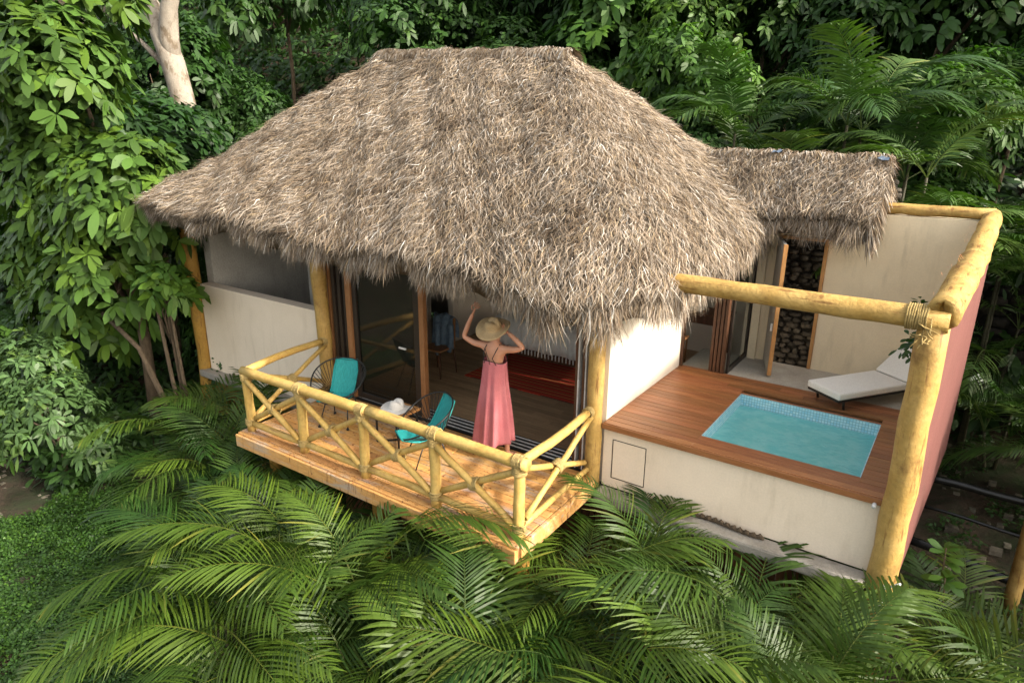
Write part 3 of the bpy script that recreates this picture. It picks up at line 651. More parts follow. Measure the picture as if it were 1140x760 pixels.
# ridge cap: a bundle of straw laid over the ridge
def cap(x0, x1, y, z, zb, n, r=.17, wdt=.16):
    x = rng.uniform(x0, x1, n); u = (x - x0) / (x1 - x0); a = rng.uniform(-1.9, 1.9, n)
    cz = z + (zb - z) * u; P = np.stack([x, y + np.sin(a) * r, cz + np.cos(a) * r * .75 + .012 * np.sin(x * 11)], -1)
    out_ = np.stack([0 * a, np.sin(a), np.cos(a)], -1); tg = np.stack([rng.normal(0, .5, n), np.cos(a) * np.sign(a), -np.sin(np.abs(a))], -1)
    D = norm(tg + out_ * .12); Wd = norm(np.cross(D, out_)); B = -out_ * .25
    return ribbons(P + out_ * rng.uniform(-.02, .03, (n, 1)), D, Wd, B, rng.uniform(.08, .2, n), rng.uniform(.009, .018, n), [.8, 1, .7, .1], strand_cols(n) * .98)
rc = MB().tube([(x, 2.3, 4.75 - (x + 5.15) * .036 - .02) for x in np.linspace(-5.3, -1.8, 12)], .15, 12).build('ridge_cap', 'thatch_core', ro)
v_, q_, c_ = cap(-5.25, -1.75, 2.3, 4.76, 4.63, 15000); link('ridge_straw', npmesh('ridge_straw', v_, q_, c_), 'thatch', ro)
mb = MB()
for sy in (-1,): mb.tube([(x, 2.3 - .2 + -.01 + .006 * math.sin(x * 9), 4.75 - (x + 5.15) * .036 - .04 + .01 * math.sin(x * 6)) for x in np.linspace(-5.3, -1.8, 40)], .02, 5)
mb.build('ridge_rope', 'bark', ro)
# ---- small gable over the back doorway
def fg(side):
    def f(s, t):
        x = -1.0 + s * 3.12; yr = 3.62; ye = 2.72 if side < 0 else 4.6
        g = t + .06 * np.sin(PI * t); z = 2.70 + .06 * s + (3.40 - .03 * s - 2.70 - .06 * s) * g
        return np.stack([x, ye + (yr - ye) * t, z + .02 * np.sin(x * 5) + .015 * np.sin(x * 11 + 1)], -1)
    return f
mb = MB(); S_, T_ = np.meshgrid(np.linspace(0, .99, 24), np.linspace(0, 1, 10))
vs = fg(-1)(S_, T_).reshape(-1, 3); a = (np.arange(9)[:, None] * 24 + np.arange(23)[None]).ravel(); q0 = np.stack([a, a + 1, a + 25, a + 24], -1)
vb = fg(1)(S_, T_).reshape(-1, 3); vu = vs - V(0, -.05, .2); vub = vb - V(0, .05, .2)
ends = []
K = len(vs); allv = np.concatenate([vs, vb, vu, vub]); qa = [q0, q0 + K, q0 + 2 * K, q0 + 3 * K]
for blk, low in ((0, 2), (1, 3)):
    e = np.arange(9) * 24 + 23; qa.append(np.stack([blk * K + e, blk * K + e + 24, low * K + e + 24, low * K + e], -1))
    b0 = np.arange(23); qa.append(np.stack([blk * K + b0, blk * K + b0 + 1, low * K + b0 + 1, low * K + b0], -1))
allv[:, 2] -= .02
sr = link('doorway_roof', npmesh('doorway_roof', allv, np.concatenate(qa), np.ones((len(allv), 3)), True), 'thatch_core', villa)
parts = []
for sd2, n in ((-1, 30000), (1, 6000)):
    f = fg(sd2); clampf = lambda s, t, f=f: f(np.clip(s, 0, 1), t)
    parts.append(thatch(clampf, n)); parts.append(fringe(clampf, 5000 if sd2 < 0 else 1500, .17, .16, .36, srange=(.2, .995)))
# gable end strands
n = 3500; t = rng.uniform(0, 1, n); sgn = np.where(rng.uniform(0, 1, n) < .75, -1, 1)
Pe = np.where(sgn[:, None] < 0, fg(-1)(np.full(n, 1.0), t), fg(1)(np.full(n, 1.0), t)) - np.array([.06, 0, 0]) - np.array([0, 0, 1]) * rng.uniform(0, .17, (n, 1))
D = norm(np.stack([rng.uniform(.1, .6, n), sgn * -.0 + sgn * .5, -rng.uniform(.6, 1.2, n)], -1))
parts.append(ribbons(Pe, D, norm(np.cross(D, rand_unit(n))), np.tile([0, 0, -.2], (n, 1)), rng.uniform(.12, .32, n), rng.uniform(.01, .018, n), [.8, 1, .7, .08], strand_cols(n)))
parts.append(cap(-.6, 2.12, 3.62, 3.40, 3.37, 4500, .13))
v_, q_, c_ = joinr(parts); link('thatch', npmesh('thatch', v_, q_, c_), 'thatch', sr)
for x, y, z, s_ in ((.75, 3.5, 3.50, .11), (2.02, 3.5, 3.46, .12)):
    mb = MB(); vs = [(x + i * s_ / 3 - s_ / 2 + random.uniform(-.01, .01), y + j * .05 - .08, z - abs(j - 1) * .03 + random.uniform(-.015, .015)) for j in range(4) for i in range(4)]
    mb.add(vs, [(j * 4 + i, j * 4 + i + 1, j * 4 + i + 5, j * 4 + i + 4) for j in range(3) for i in range(3)]); mb.build('tarp_scrap', 'tarp', sr)

# ------------------------------------------------------------------ furniture on the deck
def acapulco(loc, rz, label):
    r = empty('lounge_chair', (0, 0, 0), label, 'chair', 'turquoise cord chairs on the deck')
    # pear shaped hoop: front is -y
    hoop = []
    for k in range(40):
        a = k / 40 * 2 * PI; c, s_ = math.cos(a), math.sin(a)      # c: back +, s: side
        y = .30 * c * (1 if c > 0 else 1.15); x = .36 * s_ * (1 + .06 * c)
        z = .80 - (.30 - y) * .62 + .02 * abs(s_); hoop.append((x, y, z))
    MB().tube(hoop, .010, 8, closed=True).build('hoop', 'black', r)
    ctr = V(0, .06, .33); mb = MB()
    prof = [(.29, .79), (.235, .66), (.17, .53), (.11, .43), (.03, .375), (-.08, .365), (-.2, .385), (-.33, .42)]
    # cords fanning on both sides
    for k in list(range(4, 17)) + [-1] + list(range(24, 37)):
        if k < 0: mb.build('cords', 'black', r); mb = MB(); continue
        p = V(*hoop[k]); sx = 1 if p[0] > 0 else -1; e = V(sx * .15, .10 + .04 * math.cos(k / 40 * 2 * PI), .40)
        mid = (p + e) / 2 + V(0, 0, -.03); mb.tube([p, mid, e], .0045, 5)
    mb.build('cords', 'black', r)
    mb = MB(); n = len(prof); rows = 13; vs = []; wv = [.15, .165, .165, .16, .155, .16, .165, .14]
    for (y, z), hw in zip(prof, wv):
        for j in range(rows): u = j / (rows - 1) * 2 - 1; vs.append((u * hw, y - (1 - u * u) * -.012, z - (1 - u * u) * .02))
    k0 = len(vs); vs += [(x, y + .004, z - .012) for x, y, z in vs]
    fs = []
    for i in range(n - 1):
        for j in range(rows - 1): a = i * rows + j; fs += [(a, a + 1, a + rows + 1, a + rows), (k0 + a, k0 + a + rows, k0 + a + rows + 1, k0 + a + 1)]
    for i in range(n - 1): a = i * rows; b2 = a + rows - 1; fs += [(a, a + rows, k0 + a + rows, k0 + a), (b2, k0 + b2, k0 + b2 + rows, b2 + rows)]
    mb.add(vs, fs, smooth=True); sb = mb.build('woven_seat', 'turq', r)
    mb = MB(); edge = [(-wv[i], *prof[i]) for i in range(n)] + [(wv[i], *prof[i]) for i in range(n - 1, -1, -1)]
    mb.tube(edge, .013, 7, closed=True); mb.build('seat_border', 'turq', sb)
    for sx, sy in ((-1, -1), (1, -1), (-1, 1), (1, 1)):
        lg = MB().tube([(sx * .14, .02 + sy * .08, .385), (sx * .2, .0 + sy * .22, .02)], .008, 8).build('leg', 'black', r)
        MB().lathe([(.0, .0), (.018, .002), (.018, .024), (.0, .03)], (sx * .2, sy * .22, 0), 10).build('foot', 'black', lg)
    MB().tube([(.14 * math.cos(a), .02 + .1 * math.sin(a), .385) for a in np.linspace(0, 2 * PI, 20)[:-1]], .008, 6, closed=True).build('seat_ring', 'black', r)
    r.location = loc; r.rotation_euler = (0, 0, rz); return r
acapulco((-3.42, -.66, .003), math.radians(22), 'turquoise cord chair near the left end of the deck')
acapulco((-1.72, -.86, .003), math.radians(-30), 'turquoise cord chair near the middle of the deck beside the woman')
tb = empty('side_table', (-2.42, -.62, .003), 'low square wooden side table with black legs holding a white hat', 'side table')
MB().box(-2.64, -2.20, -.84, -.42, .40, .43).build('table_top', 'orangewood', tb, bevel=.006)
for sx in (-1, 1):
    for sy in (-1, 1): MB().box(-2.42 + sx * .18 - .01, -2.42 + sx * .18 + .01, -.63 + sy * .17 - .01, -.63 + sy * .17 + .01, .003, .4).build('leg', 'black', tb)
MB().bar((-2.6, -.80, .013), (-2.24, -.46, .013), .02, .02).bar((-2.6, -.46, .035), (-2.24, -.80, .035), .02, .02).build('stretcher', 'black', tb)
def hat(name, mat, loc, tilt=(0, 0, 0), R=.19, parent=None, label=None, cat=None):
    mb = MB(); seg = 40; rot = np.array(Euler(tilt).to_matrix())
    prof = [(R, .0), (R * .98, .006), (R * .8, .004), (R * .6, .008), (.098, .014), (.092, .02), (.088, .06), (.08, .095), (.062, .112), (.035, .108), (.0, .092)]
    vs = []
    for r, z in prof:
        for k in range(seg):
            a = 2 * PI * k / seg; wv = (.018 * math.cos(2 * a) + .006 * math.sin(3 * a)) * max(0, (r - .1)) / (R - .1) * 1.2
            zz = z - (.03 * max(0, math.cos(a) ** 6) * (1 if z > .09 else 0)); vs.append(rot @ V(r * math.cos(a), r * 1.06 * math.sin(a), zz + wv) + V(*loc))
    fs = [(i * seg + k, i * seg + (k + 1) % seg, (i + 1) * seg + (k + 1) % seg, (i + 1) * seg + k) for i in range(len(prof) - 1) for k in range(seg)]
    mb.add(vs, fs, smooth=True); o = mb.build(name, mat, parent, origin=loc)
    s = o.modifiers.new('Solid', 'SOLIDIFY'); s.thickness = .005
    if label: tag(o, label, cat)
    mb = MB(); pts = [rot @ V(.0915 * math.cos(a), .0915 * 1.06 * math.sin(a), .03) + V(*loc) for a in np.linspace(0, 2 * PI, 30)[:-1]]
    mb.tube(pts, .009, 6, closed=True); mb.build('hat_band', mat, o); return o
hat('sun_hat', 'strawwhite', (-2.42, -.62, .437), R=.20, label='white wide brimmed hat lying on the low side table', cat='hat')

# ------------------------------------------------------------------ woman
def skin_mesh(nodes, edges, sub=2):
    me = bpy.data.meshes.new('sk'); me.from_pydata([n[0] for n in nodes], edges, []); me.update()
    o = bpy.data.objects.new('sk', me); col.objects.link(o)
    o.modifiers.new('Skin', 'SKIN'); 
    if not me.skin_vertices: me.attributes.new
    sv = me.skin_vertices[0].data if me.skin_vertices else None
    if sv is None: return None
    for i, n in enumerate(nodes):
        r = n[1]; sv[i].radius = r if isinstance(r, tuple) else (r, r)
    sv[0].use_root = True
    s = o.modifiers.new('Sub', 'SUBSURF'); s.levels = sub; s.render_levels = sub
    dg = bpy.context.evaluated_depsgraph_get(); ev = o.evaluated_get(dg); m2 = ev.to_mesh()
    vs = [tuple(v.co) for v in m2.vertices]; fs = [tuple(p.vertices) for p in m2.polygons]
    ev.to_mesh_clear(); bpy.data.objects.remove(o); return vs, fs
W0 = V(-1.215, -.2, 0)
def wv(x, y, z): return tuple(W0 + V(x, y, z))
nodes = [(wv(0, 0, .90), (.125, .10)), (wv(0, 0, 1.02), (.105, .085)), (wv(0, .0, 1.12), (.10, .08)), (wv(0, -.005, 1.24), (.125, .09)), (wv(0, -.01, 1.34), (.115, .075)),
         (wv(0, -.005, 1.41), (.05, .05)), (wv(0, .01, 1.46), (.045, .048)),
         (wv(0, .015, 1.53), (.075, .085)), (wv(0, .02, 1.60), (.075, .088)), (wv(0, .015, 1.655), (.05, .06)),
         (wv(-.155, -.01, 1.36), .048), (wv(-.30, -.0, 1.352), .040), (wv(-.47, .01, 1.40), .034), (wv(-.41, .03, 1.57), .030), (wv(-.355, .04, 1.69), .021),
         (wv(.155, -.01, 1.365), .048), (wv(.28, -.02, 1.385), .040), (wv(.40, -.02, 1.43), .034), (wv(.29, -.03, 1.52), .030), (wv(.195, -.03, 1.575), .022),
         (wv(-.09, 0, .82), .085), (wv(-.13, -.04, .47), .055), (wv(-.15, -.14, .09), .032), (wv(-.155, -.14, .035), .034), (wv(-.16, -.04, .022), .028),
         (wv(.09, 0, .82), .085), (wv(.13, .03, .48), .052), (wv(.17, .01, .10), .032), (wv(.172, .0, .04), .034), (wv(.185, .10, .022), .028)]
edges = [(0, 1), (1, 2), (2, 3), (3, 4), (4, 5), (5, 6), (6, 7), (7, 8), (8, 9), (4, 10), (10, 11), (11, 12), (12, 13), (13, 14), (4, 15), (15, 16), (16, 17), (17, 18), (18, 19),
         (0, 20), (20, 21), (21, 22), (22, 23), (23, 24), (0, 25), (25, 26), (26, 27), (27, 28), (28, 29)]
bodymb = MB(); vs, fs = skin_mesh(nodes, edges); bodymb.add(vs, fs, smooth=True)
def hand(wrist, d, side, up):
    d = norm(V(*d)); side = norm(V(*side)); up = np.cross(d, side); w_ = V(*wrist)
    vs, fs = skin_mesh([(tuple(w_ - d * .02), (.021, .016)), (tuple(w_ + d * .03), (.032, .015)), (tuple(w_ + d * .075), (.036, .013))], [(0, 1), (1, 2)]); bodymb.add(vs, fs, smooth=True)
    for k, (o_, L) in enumerate(((-.030, .068), (-.010, .078), (.010, .073), (.029, .056))):
        b = w_ + d * .07 + side * o_; s_ = side * o_ * .35
        vs, fs = skin_mesh([(tuple(b), .0095), (tuple(b + d * L * .5 + s_ + up * .006), .0085), (tuple(b + d * L * .85 + s_ * 1.5 + up * .022), .007)], [(0, 1), (1, 2)], 1); bodymb.add(vs, fs, smooth=True)
    b = w_ + d * .02 - side * .026
    vs, fs = skin_mesh([(tuple(b), .012), (tuple(b + d * .03 - side * .03), .010), (tuple(b + d * .06 - side * .038 + up * .01), .008)], [(0, 1), (1, 2)], 1); bodymb.add(vs, fs, smooth=True)
hand(wv(-.35, .042, 1.70), (.35, .15, .9), (1, -.1, -.35), 1)
hand(wv(.19, -.03, 1.578), (-.75, .1, .35), (.3, .2, .9), 1)
# toes, ears, nose
for bx, by in ((-.16, -.04), (.185, .10)):
    for k in range(5):
        x = bx - .03 + k * .014; vs, fs = skin_mesh([(wv(x, by, .02), .011), (wv(x, by + .055 - abs(k - 1.5) * .006, .012), .009)], [(0, 1)], 1); bodymb.add(vs, fs, smooth=True)
for sx in (-1, 1):
    vs, fs = skin_mesh([(wv(sx * .078, .01, 1.515), (.012, .02)), (wv(sx * .084, .0, 1.55), (.011, .018))], [(0, 1)], 1); bodymb.add(vs, fs, smooth=True)
vs, fs = skin_mesh([(wv(0, .1, 1.555), .010), (wv(0, .118, 1.525), .014)], [(0, 1)], 1); bodymb.add(vs, fs, smooth=True)
woman = bodymb.build('person', 'skin', origin=tuple(W0)); tag(woman, 'barefoot woman in a pink dress and straw hat seen from behind with raised arms', 'person')
for sx in (-1, 1): MB().lathe([(0, .008), (.008, .004), (.009, 0), (.008, -.004), (0, -.008)], wv(sx * .03, .098, 1.565), 8).build('eye', 'black', woman)
MB().tube([wv(-.025, .1, 1.49), wv(0, .106, 1.487), wv(.025, .1, 1.49)], .005, 5).build('mouth', 'dress', woman)
# hair: short, tucked under the hat
mb = MB(); rot = np.eye(3)
mb.lathe([(.0, -.085), (.05, -.07), (.082, -.02), (.092, .03), (.085, .07), (.05, .1), (0, .11)], wv(0, -.008, 1.57), 20); mb.build('hair', 'hair', woman)
hat('straw_hat', 'straw', wv(0, -.045, 1.60), (math.radians(24), math.radians(4), 0), R=.20, parent=woman)
# dress
rows, seg = 44, 96; vs = []; hemf = lambda a: .13 + .10 * math.cos(a)     # right side rides up
ph = [random.uniform(0, 6) for _ in range(5)]
for i in range(rows):
    u = i / (rows - 1)
    for k in range(seg):
        a = 2 * PI * k / seg; zt_ = 1.235 - .03 * math.cos(a * 2) - (.05 if math.sin(a) < 0 else -.02) * abs(math.sin(a)); zh = hemf(a)
        z = zt_ + (zh - zt_) * u
        rx = np.interp(u, [0, .1, .25, .5, .8, 1], [.150, .158, .166, .20, .235, .252]); ry = np.interp(u, [0, .1, .25, .5, .8, 1], [.108, .113, .13, .155, .185, .205])
        f = np.interp(u, [0, .15, .5, 1], [.003, .05, .12, .16])
        wob = math.sin(9 * a + ph[0] + u * .7) * .6 + math.sin(14 * a + ph[1] - u) * .35 + math.sin(5 * a + ph[2] + u * 1.5) * .4
        k_ = 1 + f * wob; cx = -.012 * u; vs.append(W0 + V(cx + rx * k_ * math.cos(a), -.01 - .0 * u + ry * k_ * math.sin(a), z))
fs = [(i * seg + k, (i + 1) * seg + k, (i + 1) * seg + (k + 1) % seg, i * seg + (k + 1) % seg) for i in range(rows - 1) for k in range(seg)]
dr = MB().add(vs, fs, smooth=True).build('dress', 'dress', woman); s = dr.modifiers.new('Solid', 'SOLIDIFY'); s.thickness = .004
mb = MB().tube([tuple(np.array(vs[k]) * 1.0 + V(0, 0, .004)) for k in range(seg)], .004, 6, closed=True); mb.build('dress_trim', 'black', dr)
mb = MB()
mb.tube([wv(-.085, -.105, 1.18), wv(-.09, -.112, 1.28), wv(-.085, -.09, 1.36), wv(-.08, -.03, 1.405), wv(-.08, .05, 1.39), wv(-.09, .1, 1.25)], .0055, 6)
mb.tube([wv(.085, -.105, 1.18), wv(.04, -.118, 1.26), wv(.075, -.095, 1.35), wv(.08, -.03, 1.41), wv(.08, .05, 1.39), wv(.09, .1, 1.25)], .0055, 6)
mb.tube([wv(0, -.12, 1.18), wv(.0, -.122, 1.23), wv(-.04, -.118, 1.30), wv(-.08, -.095, 1.36)], .004, 6)
mb.build('strap', 'black', woman)

# ------------------------------------------------------------------ bedroom
rug = MB().box(-3.15, -.3, 1.65, 3.35, .003, .016).build('rug', 'rug'); tag(rug, 'striped red and orange woven rug on the dark bedroom floor', 'rug')
bed = empty('bed', (-1.75, 3.4, 0), 'bed under a white throw with a fringe of white tassels', 'bed')
BX0, BX1, BY0, BY1 = -2.95, -1.35, 2.25, 4.7
MB().box(BX0 + .04, BX1 - .04, BY0 + .05, BY1, .28, .42).build('bed_frame', 'brownwood', bed, bevel=.006)
for x in (BX0 + .1, BX1 - .1):
    for y in (BY0 + .1, BY1 - .1): MB().box(x - .03, x + .03, y - .03, y + .03, .003, .28).build('leg', 'brownwood', bed)
MB().box(BX0 + .02, BX1 - .02, BY0 + .03, BY1, .42, .82).build('mattress', 'whitecloth', bed, bevel=.06)
mb = MB(); nx_, vs = 60, []
prof = [(1.5, .86), (.4, .875), (.03, .87), (-.02, .83), (-.04, .7), (-.045, .58), (-.05, .46)]
for (dy, z) in prof:
    for i in range(nx_):
        u = i / (nx_ - 1); wob = .018 * math.sin(u * 31) * (1 if z < .82 else .3) + .01 * math.sin(u * 57 + z * 5)
        vs.append((BX0 - .03 + (BX1 - BX0 + .06) * u, BY0 + dy - abs(wob) * 1.4, z + .008 * math.sin(u * 19 + dy * 7)))
mb.add(vs, [(i * nx_ + k, i * nx_ + k + 1, (i + 1) * nx_ + k + 1, (i + 1) * nx_ + k) for i in range(len(prof) - 1) for k in range(nx_ - 1)], smooth=True)
th = mb.build('throw', 'whitecloth', bed); s = th.modifiers.new('Solid', 'SOLIDIFY'); s.thickness = .012
mb = MB()
for k in range(26):
    x = BX0 + (BX1 - BX0) * (k + .5) / 26; mb.tube([(x, BY0 - .055, .47), (x + random.uniform(-.005, .005), BY0 - .06, .43), (x, BY0 - .06, .37)], [.007, .013, .012], 6)
mb.build('tassels', 'whitecloth', th)
for k in range(2):
    x = BX0 + .42 + k * .76; mb = MB(); vs = []
    for i in range(9):
        for j in range(13):
            a = i / 8 * PI - PI / 2; b2 = j / 12 * 2 * PI; p = V(math.cos(a) * math.cos(b2), math.cos(a) * math.sin(b2), math.sin(a)); p = np.sign(p) * np.abs(p) ** .6; vs.append((x + p[0] * .32, 4.35 + p[1] * .2, .97 + p[2] * .09))
    mb.add(vs, [(i * 13 + j, i * 13 + j + 1, (i + 1) * 13 + j + 1, (i + 1) * 13 + j) for i in range(8) for j in range(12)], smooth=True); mb.build('pillow', 'whitecloth', bed)
# curtain
mb = MB(); vs = []; nn = 40
for z in np.linspace(.02, 2.5, 6):
    for i in range(nn): u = i / (nn - 1); vs.append((-.60 + u * .22, .95 + .06 * math.sin(u * 30) * (1 + .1 * z) + u * .02, z))
mb.add(vs, [(i * nn + k, i * nn + k + 1, (i + 1) * nn + k + 1, (i + 1) * nn + k) for i in range(5) for k in range(nn - 1)], smooth=True)
cu = mb.build('curtain', 'whitecloth'); tag(cu, 'white curtain hanging inside the right edge of the bedroom opening', 'curtain'); s = cu.modifiers.new('Solid', 'SOLIDIFY'); s.thickness = .006
# chair with denim jacket
ch = empty('wooden_chair', (-3.55, 1.5, 0), 'wooden chair behind the glass door carrying a denim jacket', 'chair')
MB().box(-3.75, -3.35, 1.3, 1.7, .43, .46).build('seat', 'midwood', ch, bevel=.008)
for sx in (-1, 1):
    for sy in (-1, 1): MB().tube([(-3.55 + sx * .17, 1.5 + sy * .17, .43), (-3.55 + sx * .2, 1.5 + sy * .2, .003)], [.018, .012], 8).build('leg', 'brownwood', ch)
MB().bar((-3.75, 1.68, .85), (-3.35, 1.68, .85), .02, .12).tube([(-3.73, 1.68, .45), (-3.73, 1.7, .9)], .014, 8).tube([(-3.37, 1.68, .45), (-3.37, 1.7, .9)], .014, 8).build('backrest', 'midwood', ch)
mb = MB(); nn = 16; vs = []
for i, (dy, z) in enumerate(((.06, .55), (.05, .75), (.03, .89), (0, .94), (-.04, .9), (-.06, .72), (-.075, .5), (-.08, .42))):
    for k in range(nn): u = k / (nn - 1); vs.append((-3.76 + .42 * u + .01 * math.sin(i), 1.68 + dy - .022 * math.sin(u * 17 + i), z + .03 * math.sin(u * 9 + i)))
mb.add(vs, [(i * nn + k, i * nn + k + 1, (i + 1) * nn + k + 1, (i + 1) * nn + k) for i in range(7) for k in range(nn - 1)], smooth=True)
mb.tube([(-3.38, 1.6, .82), (-3.34, 1.57, .6), (-3.37, 1.55, .38)], [.05, .045, .035], 10, lump=.12)
mb.tube([(-3.62, 1.58, .8), (-3.60, 1.54, .55), (-3.58, 1.52, .3)], [.05, .045, .035], 10, lump=.12)
jk = mb.build('denim_jacket', 'denim'); tag(jk, 'faded blue denim jacket draped over the wooden chair indoors', 'jacket'); s = jk.modifiers.new('Solid', 'SOLIDIFY'); s.thickness = .012
# desk and stool near the terrace door
dk = empty('desk', (-.75, 4.6, 0), 'small brown desk against the bedroom back wall', 'desk')
MB().box(-1.2, .05, 4.45, 4.95, .80, .84).build('desk_top', 'brownwood', dk, bevel=.005)
MB().box(-1.18, .03, 4.47, 4.93, .66, .80).build('drawer_box', 'brownwood', dk, bevel=.004)
for x in (-1.15, 0): 
    for y in (4.5, 4.9): MB().box(x - .02, x + .02, y - .02, y + .02, 0.002, .66).build('leg', 'brownwood', dk)
st = empty('stool', (-.75, 4.2, 0), 'small wooden stool in front of the desk', 'stool')
MB().box(-.95, -.5, 4.02, 4.34, .44, .47).build('seat', 'midwood', st, bevel=.01)
for x in (-.92, -.53):
    for y in (4.05, 4.31): MB().tube([(x, y, .44), (x * 1.02, y, .003)], [.017, .012], 8).build('leg', 'midwood', st)
bx = MB().box(-.62, -.42, 4.55, 4.72, .842, 1.10).build('storage_box', 'whitecloth', bevel=.01); tag(bx, 'white box standing on the brown desk', 'box')

# ------------------------------------------------------------------ lounger
lg = empty('sun_lounger', (2.3, 2.2, .69), 'white cushioned sun lounger with raised back behind the pool', 'sun lounger')
A = V(1.97, 1.92, 0); d = norm(V(.62, .87, 0)); s_ = V(d[1], -d[0], 0); wd = .50; LF = 1.05
def lp(a, b, z): return A + d * a + s_ * b + V(0, 0, z)
def slab(p0, p1, z0, z1, t_, name, parent, mat='canvas', bev=.02, w2=wd):
    mb = MB(); vs = [lp(a, b, z) for a, z in ((p0, z0), (p1, z1)) for b in (-w2 / 2, w2 / 2)]
    dn_ = norm(V(-(z1 - z0), p1 - p0)); off = d * dn_[0] * t_ + V(0, 0, dn_[1] * t_)
    vs += [v - off for v in vs]; mb.add(vs, [(0, 2, 3, 1), (4, 5, 7, 6), (0, 1, 5, 4), (2, 6, 7, 3), (0, 4, 6, 2), (1, 3, 7, 5)])
    return mb.build(name, mat, parent, bevel=bev)
slab(0, LF, .92, .92, .085, 'seat_cushion', lg); slab(LF + .005, LF + .62, .925, 1.40, .085, 'back_cushion', lg)
slab(.01, LF, .835, .835, .03, 'frame', lg, 'black', .004, wd - .02); slab(LF + .01, LF + .6, .835, 1.27, .02, 'back_frame', lg, 'black', .004, wd - .04)
for a in (.12, LF + .3):
    for b2 in (-.2, .2): MB().tube([lp(a, b2, .82), lp(a + .03, b2, .68)], .015, 8).build('leg', 'black', lg)

# ------------------------------------------------------------------ odds and ends
rp_ = MB(); pts = [(.75 + k * .02, -.02 - .02 * math.sin(k * .15), -.06 + .012 * math.sin(k * 1.9)) for k in range(60)]
rp_.tube(pts, [.022 + .007 * math.sin(k * 1.9) for k in range(60)], 7); tag(rp_.build('hose', 'bark'), 'dark corrugated hose lying along the ledge below the pool wall', 'hose')
for k, (p, lab) in enumerate(((((3.15, 6.0, -1.75), (5.4, 6.15, -1.8)), 'black wet pipe crossing the dirt, farthest of the three'), (((3.2, 5.0, -1.78), (5.4, 4.9, -1.82)), 'thin black pipe crossing the dirt between two thicker pipes'), (((3.05, 3.55, -1.6), (5.4, 3.3, -1.75)), 'black wet pipe crossing the dirt, nearest to the shrub'))):
    r = (.065, .025, .06)[k]; mb = MB(); a_, b_ = V(*p[0]), V(*p[1])
    mb.tube([a_ + (b_ - a_) * t + V(0, 0, .015 * math.sin(t * 9)) for t in np.linspace(0, 1, 12)], r, 12); o = mb.build('pipe', 'pipe'); tag(o, lab, 'pipe', 'black pipes on the dirt beside the wall')
mb = MB(); log(mb, (4.33, 3.35, -2.1), (4.33, 3.35, .9), .09, .085); tag(mb.build('log_post', 'log'), 'short yellow log post at the right edge beyond the pipes', 'post')
rk = MB()
for k in range(90):
    x, y = random.uniform(3.3, 5.6), random.uniform(2.5, 8); z = float(ground_z(x, y)); s3 = random.uniform(.02, .07)
    vs = [(x + s3 * random.uniform(.7, 1.2) * a1, y + s3 * random.uniform(.7, 1.2) * b1, z + .03 + s3 * .5 * c1) for a1 in (-1, 1) for b1 in (-1, 1) for c1 in (-1, 1)]
    g = random.uniform(.7, 2.4); rk.add(vs, [(0, 1, 3, 2), (4, 6, 7, 5), (0, 4, 5, 1), (2, 3, 7, 6), (0, 2, 6, 4), (1, 5, 7, 3)], (g, g, g * .9))
tag(rk.build('gravel', 'stone'), 'loose stones and litter on the dark dirt', kind='stuff')
rk = MB()
for k in range(150):
    x, y = random.uniform(-11, -6.6), random.uniform(-4.6, -2.2); z = float(ground_z(x, y)); s3 = random.uniform(.015, .06)
    vs = [(x + s3 * random.uniform(.7, 1.2) * a1, y + s3 * random.uniform(.7, 1.2) * b1, z + .02 + s3 * .4 * c1) for a1 in (-1, 1) for b1 in (-1, 1) for c1 in (-1, 1)]
    g = random.uniform(.9, 2.2); rk.add(vs, [(0, 1, 3, 2), (4, 6, 7, 5), (0, 4, 5, 1), (2, 3, 7, 6), (0, 2, 6, 4), (1, 5, 7, 3)], (g, g, g * .9))
tag(rk.build('rubble', 'stone'), 'pale stones on the bare patch at the left edge', kind='stuff')

